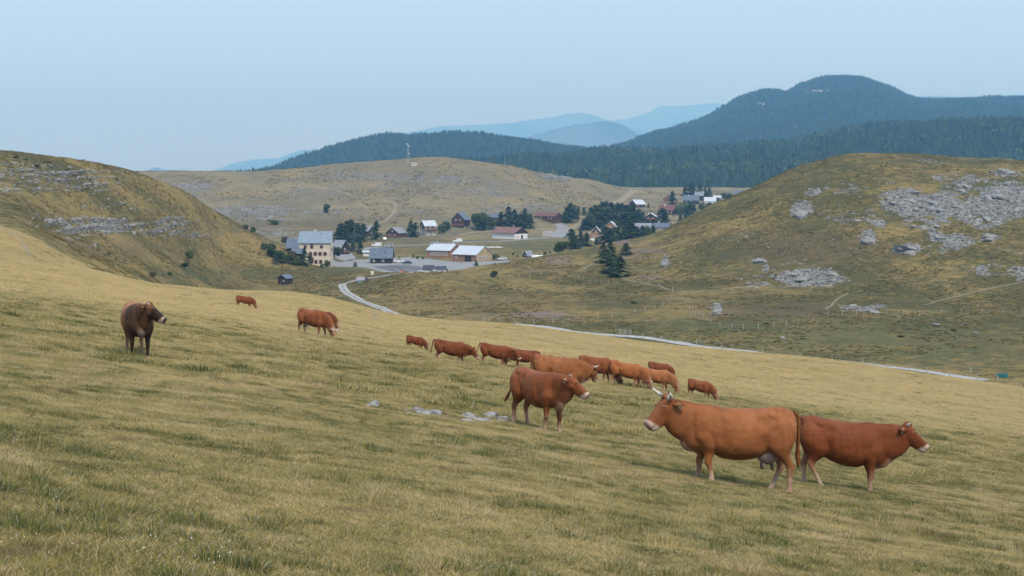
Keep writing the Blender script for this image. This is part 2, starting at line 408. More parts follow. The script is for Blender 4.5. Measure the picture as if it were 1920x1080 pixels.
def grass_mat():
    t = NT('grass_blades', .65, .2); p = t.pos()
    inst = t.attr('tone', 'GEOMETRY').outputs['Fac']            # per blade
    rnd = t.node('ShaderNodeObjectInfo').outputs['Random']
    nA = t.noise(.055, 4, .6, p); nB = t.noise(.30, 4, .62, p, .4); nC = t.noise(1.5, 3, .6, p)
    sep = t.node('ShaderNodeSeparateXYZ'); t.l.new(p, sep.inputs[0])
    far = t.ramp(sep.outputs[1], 35, 130)
    d = t.math('MULTIPLY_ADD', t.math('SUBTRACT', nA, .5), .8, .55)
    d = t.math('ADD', d, t.math('MULTIPLY', t.math('SUBTRACT', nB, .5), 1.3))
    d = t.math('ADD', d, t.math('MULTIPLY', t.math('SUBTRACT', nC, .5), 1.7))
    d = t.math('ADD', d, t.math('MULTIPLY', far, .55))
    d = t.math('ADD', d, t.math('MULTIPLY', t.math('SUBTRACT', inst, .5), 1.3))
    d = t.math('ADD', d, t.math('MULTIPLY', t.math('SUBTRACT', rnd, .5), .5))
    c = t.mix(t.ramp(d, .0, .55), (.15, .155, .036, 1), (.42, .325, .095, 1))
    c = t.mix(t.ramp(d, .45, 1.05), c, (.69, .52, .25, 1))
    c = t.mix(t.ramp(d, -.15, -.75, 0, .85), c, (.055, .082, .018, 1))
    c = t.mix(t.ramp(inst, 1.15, 1.5, 0, .8), c, (.26, .15, .075, 1))
    c = t.mix(t.ramp(t.math('FRACT', t.math('MULTIPLY', inst, 17.3)), .90, .93, 0, .75), c, (.50, .47, .38, 1))
    c = t.mix(t.ramp(t.noise(.9, 3, .6, p), .62, .72, 0, .6), c, (.22, .15, .08, 1))
    t.color(c)
    tr = t.node('ShaderNodeBsdfTranslucent'); t.l.new(c, tr.inputs['Color'])
    mx = t.node('ShaderNodeMixShader'); mx.inputs[0].default_value = .35
    out = t.n['Material Output']; t.l.new(t.b.outputs[0], mx.inputs[1]); t.l.new(tr.outputs[0], mx.inputs[2]); t.l.new(mx.outputs[0], out.inputs['Surface'])
    return t.m
M_grass = grass_mat()

rng = np.random.default_rng(7)
def blade_patch(name, n, rad, h0, h1, w, lean=.5, tuft=False, t0=0.0, t1=1.0):
    """a patch of single grass blades, each bent; float attribute 'tone' per blade"""
    r = rad*np.sqrt(rng.random(n))**(1.0 if not tuft else 1.6); a = rng.random(n)*2*np.pi
    x, y = r*np.cos(a), r*np.sin(a)
    h = (h0+(h1-h0)*rng.random(n)**1.5)
    if tuft: h = h*(1-.45*(r/rad)**2)
    da = rng.random(n)*2*np.pi; ln = lean*h*(.3+rng.random(n))
    if tuft: dx, dy = x/rad*ln*1.6+np.cos(da)*ln*.4, y/rad*ln*1.6+np.sin(da)*ln*.4
    else: dx, dy = np.cos(da)*ln, np.sin(da)*ln
    wa = rng.random(n)*np.pi; wx, wy = np.cos(wa)*w/2, np.sin(wa)*w/2
    z0 = np.full(n, -.02)
    V = np.stack([np.stack([x-wx, y-wy, z0], 1), np.stack([x+wx, y+wy, z0], 1),
                  np.stack([x+dx*.35+wx*.8, y+dy*.35+wy*.8, h*.6], 1), np.stack([x+dx*.35-wx*.8, y+dy*.35-wy*.8, h*.6], 1),
                  np.stack([x+dx, y+dy, h], 1)], 1).reshape(-1, 3)
    b = np.arange(n)*5
    me = fast_mesh(name, V, np.stack([b, b+1, b+2, b+3], 1), np.stack([b+3, b+2, b+4], 1))
    at = me.attributes.new('tone', 'FLOAT', 'POINT'); at.data.foreach_set('value', np.repeat(t0+(t1-t0)*rng.random(n), 5).astype(np.float32))
    return me

def source_collection(name, meshes, mat):
    c = bpy.data.collections.new(name)
    for i, me in enumerate(meshes):
        if mat is not None: me.materials.append(mat)
        o = bpy.data.objects.new('%s_%02d' % (name, i), me); c.objects.link(o)
    return c

def scatter(name, pts, rot, scl, idx, coll, mat=None):
    """one stuff object: copies of the sources of coll set on points"""
    me = bpy.data.meshes.new(name); me.vertices.add(len(pts)); me.vertices.foreach_set('co', np.asarray(pts, np.float32).ravel())
    a = me.attributes.new('rot', 'FLOAT_VECTOR', 'POINT'); a.data.foreach_set('vector', np.asarray(rot, np.float32).ravel())
    a = me.attributes.new('scl', 'FLOAT_VECTOR', 'POINT'); a.data.foreach_set('vector', np.asarray(scl, np.float32).ravel())
    a = me.attributes.new('pick', 'INT', 'POINT'); a.data.foreach_set('value', np.asarray(idx, np.int32))
    ng = bpy.data.node_groups.new(name+'_nodes', 'GeometryNodeTree')
    ng.interface.new_socket('Geometry', in_out='INPUT', socket_type='NodeSocketGeometry')
    ng.interface.new_socket('Geometry', in_out='OUTPUT', socket_type='NodeSocketGeometry')
    gi, go = ng.nodes.new('NodeGroupInput'), ng.nodes.new('NodeGroupOutput')
    iop = ng.nodes.new('GeometryNodeInstanceOnPoints'); ci = ng.nodes.new('GeometryNodeCollectionInfo')
    ci.inputs['Collection'].default_value = coll; ci.inputs['Separate Children'].default_value = True; ci.inputs['Reset Children'].default_value = True
    def na(nm, ty):
        n = ng.nodes.new('GeometryNodeInputNamedAttribute'); n.data_type = ty; n.inputs['Name'].default_value = nm; return n.outputs['Attribute']
    ng.links.new(gi.outputs[0], iop.inputs['Points']); ng.links.new(ci.outputs[0], iop.inputs['Instance'])
    iop.inputs['Pick Instance'].default_value = True
    ng.links.new(na('pick', 'INT'), iop.inputs['Instance Index'])
    ng.links.new(na('rot', 'FLOAT_VECTOR'), iop.inputs['Rotation'])
    ng.links.new(na('scl', 'FLOAT_VECTOR'), iop.inputs['Scale'])
    ng.links.new(iop.outputs[0], go.inputs[0])
    o = bpy.data.objects.new(name, me); COL.objects.link(o)
    m = o.modifiers.new('scatter', 'NODES'); m.node_group = ng
    return o

def surf_rot(land, x, y, spin, e=.4):
    zx = (land.h(x+e, y)-land.h(x-e, y))/(2*e); zy = (land.h(x, y+e)-land.h(x, y-e))/(2*e)
    n = np.stack([-zx, -zy, np.ones_like(zx)], 1); n /= np.linalg.norm(n, axis=1)[:, None]
    t = np.stack([np.cos(spin), np.sin(spin), np.zeros_like(spin)], 1); t -= n*(t*n).sum(1)[:, None]; t /= np.linalg.norm(t, axis=1)[:, None]
    b = np.cross(n, t)
    return np.stack([np.arctan2(b[:, 2], n[:, 2]), -np.arcsin(np.clip(t[:, 2], -1, 1)), np.arctan2(t[:, 1], t[:, 0])], 1)

# ------------------------------------------------------------------ cattle
def frame_ring(c, lat, up, rl, ru, rd, n=18, e=2.2):
    out = []
    for i in range(n):
        a = 2*math.pi*i/n; ca, sa = math.cos(a), math.sin(a)
        x = rl*math.copysign(abs(ca)**(2/e), ca); y = (ru if sa > 0 else rd)*math.copysign(abs(sa)**(2/e), sa)
        out.append(c+lat*x+up*y)
    return out
def loft(b, rings):
    n = len(rings[0]); vs_ = [p for r in rings for p in r]; fs_ = []
    for k in range(len(rings)-1):
        for i in range(n):
            j = (i+1) % n; fs_.append((k*n+i, k*n+j, (k+1)*n+j, (k+1)*n+i))
    fs_.append(tuple(range(n-1, -1, -1))); fs_.append(tuple((len(rings)-1)*n+i for i in range(n)))
    b.add(vs_, fs_)
def interp_rings(st, m):
    """st rows of numbers, first column the parameter; cubic in-between rows"""
    a = np.array(st, float); t = np.linspace(a[0, 0], a[-1, 0], m)
    return np.stack([t]+[pchip(a[:, 0], a[:, k], t) for k in range(1, a.shape[1])], 1)
def limb(b, pts_, n=14, m=14):
    """rows (z, x, y, rx, ry), horizontal rings down a leg"""
    a = np.array(sorted(pts_, key=lambda p: p[0]), float); t = np.linspace(a[0, 0], a[-1, 0], m)
    cols = [pchip(a[:, 0], a[:, k], t) for k in range(1, 5)]
    rr = []
    for i in range(m):
        c = Vector((cols[0][i], cols[1][i], t[i])); kk = 1.06+.24*sstep(.38, .66, t[i])*(1-.6*sstep(.8, 1.0, t[i])); rr.append(frame_ring(c, Vector((1, 0, 0)), Vector((0, 1, 0)), cols[2][i]*kk, cols[3][i]*kk, cols[3][i]*kk, n, 2.0))
    loft(b, rr)
def blob(b, c, r, rot=None, n=12, m=8):
    rr = []
    for k in range(1, m):
        ph = math.pi*k/m
        ring_ = [Vector((r[0]*math.cos(ph), r[1]*math.sin(ph)*math.cos(2*math.pi*i/n), r[2]*math.sin(ph)*math.sin(2*math.pi*i/n))) for i in range(n)]
        if rot is not None: ring_ = [rot @ p for p in ring_]
        rr.append([Vector(c)+p for p in ring_])
    loft(b, rr)

def coat_mat():
    t = NT('cattle_coat', .60, .12)
    a = t.attr('coat'); n = t.noise(9, 5, .65, t.obj()); n2 = t.noise(1.9, 4, .65, t.obj(), .8)
    c = t.mix(t.ramp(n2, .36, .66, 0, .72), a.outputs['Color'], t.mix(1.0, a.outputs['Color'], (.62, .52, .50, 1), 'MULTIPLY'))
    c = t.mix(t.ramp(n, .40, .75, 0, .30), c, t.mix(1.0, c, (1.35, 1.35, 1.4, 1), 'MULTIPLY'))
    t.color(c); t.b.inputs['Sheen Weight'].default_value = .03; t.b.inputs['Sheen Roughness'].default_value = .4
    t.b.inputs['Sheen Tint'].default_value = (1, .8, .6, 1)
    t.bump(t.math('ADD', t.math('MULTIPLY', t.noise(3.2, 2, .5, t.scalev(t.obj(), (1, 1, .7))), 3.0), t.math('MULTIPLY', t.noise(45, 4, .7, t.scalev(t.obj(), (.4, 1, 1))), .22)), .6, .03)
    return t.m
M_coat = coat_mat()
M_horn = NT('horn', .4, .4); ho = M_horn.obj()
M_horn.color(M_horn.mix(M_horn.ramp(M_horn.noise(6, 3, .6, ho), .3, .7), (.70, .66, .56, 1), (.50, .44, .34, 1))); M_horn = M_horn.m
M_horntip = simple('dark_horn_tip', (.10, .075, .06), .5)
M_eye = simple('eye', (.012, .008, .006), .15, .6, .1)
M_ear = simple('ear_inside', (.20, .10, .05), .8, .15)
M_tag = simple('ear_tag', (.75, .33, .05), .5); M_tagw = simple('pale_ear_tag', (.62, .60, .45), .5)
M_udder = simple('udder_skin', (.36, .27, .24), .6); M_teat = simple('teat', (.17, .10, .09), .6)
M_nostril = simple('nostril', (.05, .025, .022), .5)

def make_cow(p):
    """p: dict of pose and build. Local axes: x to the head, y to the left, z up, hooves on z=0 at withers height 1.38."""
    b = MB(); gz, gl = p.get('fat', 1.0), p.get('long', 1.0); dp = p.get('deep', 0.045)
    # trunk
    T = [(-1.00, .97, 1.25, .09), (-.95, .88, 1.33, .165), (-.84, .82, 1.39, .225), (-.66, .77, 1.405, .25), (-.47, .71-dp, 1.38, .262), (-.22, .615-dp, 1.358, .315),
         (.05, .57-dp, 1.35, .335), (.28, .575-dp, 1.355, .32), (.45, .60-dp*.6, 1.375, .285), (.60, .61-dp*.7, 1.395, .245), (.76, .62-dp*.8, 1.37, .21), (.88, .66-dp*.6, 1.28, .17), (.96, .76-dp*.4, 1.13, .105)]
    rr = []
    for x, zb, zt, w in interp_rings(T, 30):
        rr.append(frame_ring(Vector((x*gl, 0, zb+(zt-zb)*.50)), Vector((0, 1, 0)), Vector((0, 0, 1)), w*gz, (zt-zb)*.50, (zt-zb)*.50, 28, 2.35))
    loft(b, rr)
    for s in (-1, 1):   # hip bones, shoulders
        blob(b, (-.58*gl, .115*s*gz, 1.25), (.20, .13, .115)); blob(b, (.54*gl, .145*s*gz, .98), (.22, .135, .33)); blob(b, (-.74*gl, .15*s*gz, 1.02), (.24, .15, .28))
    blob(b, (.82*gl, 0, .74), (.19, .12, .20))     # brisket
    # neck along a curve and head
    Np, Hd = Vector(p['mid']), Vector(p['poll']); hp_, hy = R(p['pitch']), R(p.get('yaw', 0))
    ax = Vector((math.cos(hp_)*math.cos(hy), math.cos(hp_)*math.sin(hy), math.sin(hp_)))
    lat = Vector((0, 0, 1)).cross(ax).normalized(); dor = ax.cross(lat).normalized()
    hs = p.get('head', 1.0)*1.10; LT = p.get('thick', 1.0)
    B0 = Vector((.62*gl, 0, 1.02)); E = Hd+ax*.05*hs-dor*.05*hs
    rr = []; m = 12
    for i in range(m):
        t = i/(m-1); c = B0*(1-t)**2+Np*2*t*(1-t)+E*t*t
        d = ((Np-B0)*(1-t)+(E-Np)*t).normalized()
        lt = Vector((0, 0, 1)).cross(d); lt = (lt if lt.length > .15 else lat).normalized()
        lt = (lt*(1-t)+lat*t).normalized(); up = d.cross(lt).normalized(); lt = up.cross(d).normalized()
        rl = .215*(1-t)**1.1+.108*hs*t+.0; ru = .34*(1-t)**1.2+.125*hs*t+.03*math.sin(math.pi*t); rd = .40*(1-t)**1.1+.215*hs*t+.09*math.sin(math.pi*t)
        rr.append(frame_ring(c, lt, up, rl*(.9+.1*gz), ru, rd, 20, 2.1))
    loft(b, rr)
    # dewlap: a thin fold under throat and chest
    rr = []
    for i in range(9):
        t = i/8; c = B0*(1-t)**2+Np*2*t*(1-t)+E*t*t
        lo = (.46*(1-t)+.20*t)*p.get('dewlap', 1.0)+.05*math.sin(math.pi*t)
        rr.append(frame_ring(c-Vector((0, 0, .08))+Vector((.06*(1-t), 0, 0)), lat, Vector((0, 0, 1)) if not p.get('graze') else dor, .055, .05, lo, 12, 2))
    loft(b, rr)
    S = [(-.07, .065, .08, .12, .0), (.0, .110, .095, .19, .0), (.07, .124, .095, .215, .0), (.15, .128, .090, .215, .0), (.24, .108, .075, .190, -.005),
         (.33, .096, .070, .172, -.008), (.41, .090, .064, .152, -.010), (.46, .096, .066, .145, -.010), (.505, .092, .062, .130, -.012), (.538, .066, .044, .092, -.016)]
    rr = [frame_ring(Hd+ax*s_*.93*hs+dor*o_*hs, lat, dor, wl*hs, wu*hs, wd*hs, 20, 2.25) for s_, wl, wu, wd, o_ in interp_rings(S, 22)]
    loft(b, rr)
    blob(b, Hd+dor*.085*hs, (.07*hs, .085*hs, .05*hs))     # crown between the horns
    for s in (-1, 1):
        blob(b, Hd+ax*.153*hs+lat*.098*s*hs+dor*.042*hs, (.045*hs, .028*hs, .032*hs))
        blob(b, Hd+ax*.12*hs+lat*.06*s*hs-dor*.10*hs, (.11*hs, .055*hs, .075*hs))
    # legs
    fo = p.get('legs', (0, 0, 0, 0)); spr = p.get('spread', 1.0)
    for k, s in ((0, 1), (1, -1)):
        f = fo[k]; x0 = .56*gl; y0 = .165*s*gz; yf = .155*s*spr*gz
        limb(b, [(1.05, x0+.02, y0*.9, .17, .09), (.85, x0+.02, y0, .155, .10), (.70, x0-.02+f*.08, y0, .115, .085), (.58, x0-.01+f*.22, yf, .078, .062),
                 (.42, x0+.02+f*.45, yf, .060, .055), (.38, x0+.025+f*.5, yf, .062, .055), (.28, x0+.005+f*.68, yf, .042, .040), (.15, x0+f*.88, yf, .040, .038),
                 (.10, x0+.005+f*.93, yf, .052, .047), (.06, x0+.02+f*.96, yf, .047, .044), (.0, x0+.045+f, yf, .068, .055)], m=30)
    for k, s in ((2, 1), (3, -1)):
        f = fo[k]; x0 = -.72*gl; y0 = .165*s*gz; yf = .145*s*spr*gz
        limb(b, [(1.15, x0-.02, y0*.85, .21, .10), (.95, x0+.02, y0, .225, .125), (.78, x0+.06+f*.05, y0, .185, .115), (.66, x0+.03+f*.15, y0*.95, .125, .085), (.56, x0-.06+f*.25, yf, .082, .06),
                 (.47, x0-.125+f*.35, yf, .070, .050), (.42, x0-.125+f*.4, yf, .062, .048), (.30, x0-.10+f*.6, yf, .045, .042), (.15, x0-.08+f*.85, yf, .042, .040),
                 (.10, x0-.07+f*.92, yf, .054, .048), (.06, x0-.055+f*.95, yf, .048, .046), (.0, x0-.03+f, yf, .070, .056)], m=30)
    sc_ = p['size']; me = b.mesh('body_cage')
    tmp = bpy.data.objects.new('body_cage', me); COL.objects.link(tmp)
    rm = tmp.modifiers.new('r', 'REMESH'); rm.mode = 'VOXEL'; rm.voxel_size = p.get('vox', .017); rm.use_smooth_shade = True
    sm = tmp.modifiers.new('s', 'SMOOTH'); sm.factor = .5; sm.iterations = p.get('smooth', 9)
    bpy.context.view_layer.update(); dg = bpy.context.evaluated_depsgraph_get()
    me2 = bpy.data.meshes.new_from_object(tmp.evaluated_get(dg)); bpy.data.objects.remove(tmp); bpy.data.meshes.remove(me)
    n = len(me2.vertices); co = np.zeros(n*3, np.float32); me2.vertices.foreach_get('co', co); co = co.reshape(-1, 3)
    # muscle and bone relief: hollows before the hip, behind and before the shoulder, flank fold, a hint of ribs
    gs_ = lambda x0, z0, sx_, sz_: np.exp(-((co[:, 0]/gl-x0)/sx_)**2-((co[:, 2]-z0)/sz_)**2)
    torso = sstep(.5, .62, co[:, 2])*(np.abs(co[:, 0]) < 1.0*gl)
    rel = .17*gs_(-.36, 1.17, .11, .12)+.14*gs_(-.40, .80, .09, .16)+.09*gs_(.33, .95, .07, .26)+.10*gs_(.80, 1.02, .055, .24)-.05*gs_(-.57, 1.28, .08, .07)-.045*gs_(.56, 1.0, .09, .22)-.04*gs_(-.72, 1.0, .12, .2)
    rel = rel+.010*np.sin(co[:, 0]*46+co[:, 2]*9)*gs_(.02, .95, .30, .25)*p.get('ribs', 1.0)+.05*(fbm(co[:, 0]*5+30, co[:, 2]*5+9, 3, 3)-.5)
    co[:, 1] *= 1-rel*torso
    # coat colours, with body shading painted in
    base, pale, dark = np.array(p['base']), np.array(p.get('pale', (.52, .38, .25))), np.array(p.get('dark', p['base']))*1.0
    cream = np.array((.50, .39, .29)); col = np.tile(base, (n, 1)); z = co[:, 2]; x = co[:, 0]; y = co[:, 1]
    nz = (fbm(x*4+50, z*4+y*3+50, 3, 7)-.5)
    def put(c, w): 
        nonlocal col
        w = np.clip(w, 0, 1)[:, None]; col = col*(1-w)+c[None, :]*w
    if p.get('darkfront'):
        dk = np.array(p['darkfront']); put(dk, sstep(.05, .45, x+nz*.3+(.8-z)*.15)*.95)
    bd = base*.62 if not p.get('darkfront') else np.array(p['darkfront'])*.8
    put(bd, sstep(.60, .95, x+nz*.4)*(1-sstep(1.2, 1.38, z))*.5); put(bd, (1-sstep(.60, .80, z+nz*.15))*sstep(.5, .6, z)*.55); put(base*1.18+.01, sstep(.9, 1.1, z+nz*.3)*(1-sstep(-.2, .3, x))*.5)  # painted shading: neck and lower trunk darkened, upper hindquarters lightened
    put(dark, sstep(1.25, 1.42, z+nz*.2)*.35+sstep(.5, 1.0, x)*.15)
    inner = 1-sstep(.03, .16, np.abs(y)); low = 1-sstep(.58, .70, z)
    put(pale, inner*sstep(.45, .52, z)*(1-sstep(.60, .68, z))*.4)
    lp = p.get('legpale', .6)
    if p.get('darkfront'):
        put(np.array(p['darkfront'])*.8, (1-sstep(.60, .72, z+nz*.1))*sstep(.1, .3, x)); put(pale, (1-sstep(.3, .55, z))*(x < 0)*.4)
        put(pale, (1-sstep(.04, .15, np.abs(y)))*sstep(.7, .85, x)*(1-sstep(.62, .85, z))*.55)
    else:
        put(pale, (1-sstep(.22, .56, z+nz*.35+.08*(x > 0)))*lp)
        put(cream, (1-sstep(.12, .34, z+nz*.3))*lp*(.45+.4*(x < 0)))
        put(pale, (1-sstep(.04, .15, np.abs(y)))*sstep(.7, .85, x)*(1-sstep(.62, .9, z))*.45)
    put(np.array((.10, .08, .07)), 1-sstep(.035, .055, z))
    hd = co-np.array(Hd); la, ll, ld = hd @ np.array(ax)/hs/.93, hd @ np.array(lat)/hs, hd @ np.array(dor)/hs
    inhead = (la > -.12) & (la < .62) & (np.abs(ll) < .2) & (np.abs(ld) < .3)
    if p.get('darkface'): put(np.array(p['darkface']), inhead*sstep(.05, .25, la)*.9)
    put(cream*1.15, inhead*sstep(.43, .475, la-ld*.35)*.95)
    put(np.array((.30, .17, .14)) if not p.get('darkface') else np.array((.03, .03, .03)), inhead*sstep(.495, .52, la+ld*.25)*.9)
    for s in (-1, 1):
        de = np.sqrt((la-.165)**2+((ll-.11*s))**2+((ld-.042)*1.2)**2)
        put(base*1.5+.06 if not p.get('darkface') else np.array((.09, .07, .06)), inhead*(1-sstep(.024, .045, de))*.4)
    put(np.array((.10, .055, .035)), inhead*(np.abs(ld+.052+ .0*la) < .009)*(la > .33)*.7)       # mouth line
    sx, sy = p.get('shx', 0.0), p.get('shy', 0.0)
    def place(a):
        a = np.array(a, float); k = 1-(1-p.get('lvl', .85))*sstep(0, 1.0, a[:, 2]); a = a*sc_; a[:, 2] += (a[:, 0]*sx+a[:, 1]*sy)*k; return a
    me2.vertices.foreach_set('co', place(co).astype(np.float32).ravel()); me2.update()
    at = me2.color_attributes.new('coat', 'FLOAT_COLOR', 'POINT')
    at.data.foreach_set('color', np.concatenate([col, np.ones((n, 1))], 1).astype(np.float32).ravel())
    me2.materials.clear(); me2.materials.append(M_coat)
    root = empty('cow' if p.get('kind', 'cow') == 'cow' else 'calf', p['loc'], R(p['head_deg']))
    link('body', me2, None, root, True)
    def part(name, mb, mat, smooth=True, par=None):
        mb.v = [tuple(q) for q in place([tuple(v) for v in mb.v])]
        return mb.build(name, mat, par or root, smooth)
    # eyes, nostrils, ears, horns
    for s in (-1, 1):
        e = MB(); blob(e, Hd+ax*.156*hs+lat*.118*s*hs+dor*.042*hs, (.019*hs, .010*hs, .013*hs), n=8, m=6); part('eye', e, M_eye)
        e = MB(); blob(e, Hd+ax*.492*hs+lat*.040*s*hs-dor*.002*hs, (.016*hs, .014*hs, .011*hs), n=8, m=5); part('nostril', e, M_nostril)
        e = MB(); L_ = .20*hs; drop = p.get('ear', -.55); ed = (lat*s+dor*drop-ax*.35).normalized(); ef = ed.cross(ax).normalized(); eu = ef.cross(ed).normalized()
        base_ = Hd-ax*.0*hs+lat*.09*s*hs+dor*.0; rr = []
        for i in range(7):
            t = i/6; w = .055*hs*math.sin(math.pi*min(1, .18+t*.80))**.8
            c = base_+ed*L_*t
            rr.append([c+eu*w*math.cos(2*math.pi*j/10)+ef*(.012*hs*math.sin(2*math.pi*j/10)-.02*hs*(math.cos(2*math.pi*j/10)**2)*math.sin(math.pi*t)) for j in range(10)])
        loft(e, rr); ear = part('ear', e, ear_mat(tuple(np.array(p['base'] if not p.get('darkfront') else p['darkfront'])*.72)))
        if (p.get('tag') == 1 and s == p.get('tagside', 1)) or p.get('tag') == 2:
            e = MB(); c = base_+ed*L_*.55-eu*.0; q = ef*.018
            for sgn in (-1, 1):
                u1, u2 = ed*.022*hs, Vector((0, 0, -1))*.060*hs
                e.add([c+q*sgn-u1, c+q*sgn+u1, c+q*sgn+u1+u2, c+q*sgn-u1+u2, c+q*sgn*1.3-u1, c+q*sgn*1.3+u1, c+q*sgn*1.3+u1+u2, c+q*sgn*1.3-u1+u2],
                      [(0, 1, 2, 3), (7, 6, 5, 4), (0, 4, 5, 1), (1, 5, 6, 2), (2, 6, 7, 3), (3, 7, 4, 0)])
            part('ear_tag', e, p.get('tagmat', M_tag), False)
        hl = p.get('horn', .0)
        if hl > 0:
            e = MB(); rr = []; c = Hd+lat*.075*s*hs+dor*.07*hs
            for i in range(11):
                t = i/10; d = (lat*s*math.cos(t*1.25)+Vector((math.cos(hy), math.sin(hy), 0))*math.sin(t*1.3)*p.get('hf', 1)+Vector((0, 0, 1))*(.12+1.1*t)).normalized()
                u = d.orthogonal().normalized(); w = d.cross(u); rad = .041*hs*(1-t*.9)*min(1.25, .7+hl)
                rr.append([c+(u*math.cos(2*math.pi*j/8)+w*math.sin(2*math.pi*j/8))*rad for j in range(8)]); c = c+d*hl/10
            loft(e, rr[:9]); hn = part('horn', e, M_horn)
            e = MB(); loft(e, rr[8:]); part('horn_tip', e, M_horntip, True, hn)
    # tail
    tl = p.get('tail', 0.0); e = MB(); rr = []; c = Vector((-.945*gl, 0, 1.33)); kt = 16
    for i in range(kt):
        t = i/(kt-1); a = -1.2-.37*min(1, t*5) if t < .3 else -1.57
        d = Vector((-(.35+.6*tl)*(1-min(1, t*4))-tl*math.sin(t*2.6)*.9, .15*p.get('taily', 0)*t, -min(1, t*5)-.15)).normalized()
        rad = .030*(1-t)**.6*(.6+.4*(1-t))+.010 if t < .68 else .012+.028*math.sin((t-.68)/.32*math.pi)
        u = Vector((0, 1, 0)); w = d.cross(u).normalized()
        rr.append([c+(u*math.cos(2*math.pi*j/8)+w*math.sin(2*math.pi*j/8))*rad for j in range(8)]); c = c+d*.98/kt*p.get('taill', 1.0)
    loft(e, rr); part('tail', e, ear_mat(tuple(np.array(p['base'])*.7)))
    if p.get('udder', 0):
        g = p['udder']; e = MB(); blob(e, (-.50*gl, 0, .63), (.20*g, .15*g, .17*g)); ud = part('udder', e, M_udder)
        for sx_ in (-1, 1):
            for sy_ in (-1, 1):
                e = MB(); e.bar((-.50*gl+.08*sx_, .07*sy_, .60-.12*g), (-.50*gl+.09*sx_, .075*sy_, .60-.22*g), .022, 6, .014); part('teat', e, M_teat, True, ud)
    tag(root, p['label'], 'cow' if p.get('kind', 'cow') == 'cow' else 'calf', 'herd of cattle on the pasture')
    return root
_em = {}
def ear_mat(c):
    k = tuple(round(v, 3) for v in c)
    if k not in _em: _em[k] = simple('coat_hair', k, .75, .15, .3, 8)
    return _em[k]

UP = dict(mid=(.98, 0, 1.22), poll=(1.13, 0, 1.42), pitch=-43)
GRAZE = dict(mid=(1.15, 0, 1.02), poll=(1.27, 0, .50), pitch=-68, graze=1, ear=-.1, dewlap=.7)
LOW = dict(mid=(1.05, 0, 1.10), poll=(1.28, 0, 1.06), pitch=-52, dewlap=.8)
TAN = (.285, .105, .036); RED = (.200, .060, .020); DRED = (.180, .054, .020); CHEST = (.255, .084, .030)
HOOVES = []
def put_cow(px, py, hpx, deg, pose, base, label, **k):
    """px, py: where the middle of the hooves meets the ground; hpx: hoof to withers in picture rows"""
    pt = G.hit(px, py, 12, 262); x, y = pt.x, pt.y
    size = hpx*y/F/1.40
    a = R(deg); e = .9*size; dx, dy = math.cos(a)*e, math.sin(a)*e
    zx = float(G.h(x+dx, y+dy)-G.h(x-dx, y-dy))/(2*e); zy = float(G.h(x-dy*.3, y+dx*.3)-G.h(x+dy*.3, y-dx*.3))/(2*e*.3)
    p = dict(pose); p['long'] = .92; p.update(size=size, head_deg=deg, base=base, label=label, shx=zx, shy=zy, loc=(x, y, float(G.h(x, y))-.03))
    if y > 55: p['vox'] = .026; p['smooth'] = 3
    p.update(k); print('cow', label[:40], 'Y %.1f size %.2f slope %.2f %.2f' % (y, size, zx, zy))
    lg = p.get('legs', (0, 0, 0, 0)); gl_ = p.get('long', 1.0)
    for lx, ly in ((.58*gl_+lg[0], .16), (.58*gl_+lg[1], -.16), (-.76*gl_+lg[2], .16), (-.76*gl_+lg[3], -.16)):
        if y < 75: HOOVES.append((x+size*(lx*math.cos(a)-ly*math.sin(a)), y+size*(lx*math.sin(a)+ly*math.cos(a))))
    return make_cow(p)
put_cow(1384, 913, 157, 181, UP, TAN, 'big tan horned cow with full udder facing left, in front of the herd', horn=.36, hf=1.25, udder=1.0, deep=.095, fat=1.10, lvl=.35, long=.97, tag=2, tagmat=M_tagw,
        legs=(-.08, .12, -.06, .20), dark=CHEST, legpale=.6, head=1.1, yaw=20, vox=.014, mid=(1.0, 0, 1.22), poll=(1.15, .05, 1.41), taily=-1)
put_cow(1583, 920, 138, -2, UP, RED, 'reddish brown heifer facing right, standing at the rump of the big tan cow', horn=.15, hf=.9, tag=2, tagmat=M_tagw, fat=.95, long=.84, deep=.075,
        legs=(.05, -.02, -.06, .22), yaw=-8, legpale=.6, dark=DRED, pitch=-38, poll=(1.15, 0, 1.35), mid=(.98, 0, 1.19), vox=.014, tailpale=1)
put_cow(1012, 806, 116, -56, UP, CHEST, 'chestnut heifer standing head up beside pale rocks, tail swung out behind', horn=.10, hf=.5, yaw=42, long=.9, tag=1, tagside=-1, tagmat=M_tagw,
        legs=(.04, -.10, .02, -.14), tail=.3, taily=-4, poll=(1.11, .02, 1.31), mid=(.96, 0, 1.19), vox=.014, pitch=-36, legpale=.45)
put_cow(258, 669, 105, -70, UP, (.34, .15, .055), 'dark brown cow with orange ear tag and white muzzle, standing with turned head', horn=.12, hf=.6, yaw=60, tag=1, tagside=-1,
        darkfront=(.050, .028, .018), darkface=(.028, .018, .014), poll=(1.04, .14, 1.34), mid=(.92, .0, 1.2), pitch=-30, head=.98, legs=(.06, -.05, .05, -.1), fat=1.2, vox=.018, pale=(.42, .34, .27))
put_cow(459, 578, 24, -8, GRAZE, RED, 'small reddish cow grazing farthest up the slope, left of the village track', legs=(.1, -.1, .1, -.1), horn=.1)
put_cow(588, 632, 53, -34, GRAZE, CHEST, 'light chestnut cow with curved white horns grazing, a darker cow beyond its head', horn=.30, hf=.25, legs=(.15, -.1, .1, -.12), udder=.6)
put_cow(606, 618, 36, -28, GRAZE, DRED, 'dark red cow grazing mostly hidden behind the horned light chestnut cow', horn=.12, legs=(.1, -.1, .1, -.1))
put_cow(779, 656, 27, -22, GRAZE, DRED, 'small dark red calf grazing alone, left of the walking calf', kind='calf', head=1.05, legs=(.1, -.1, .1, -.1), long=.92)
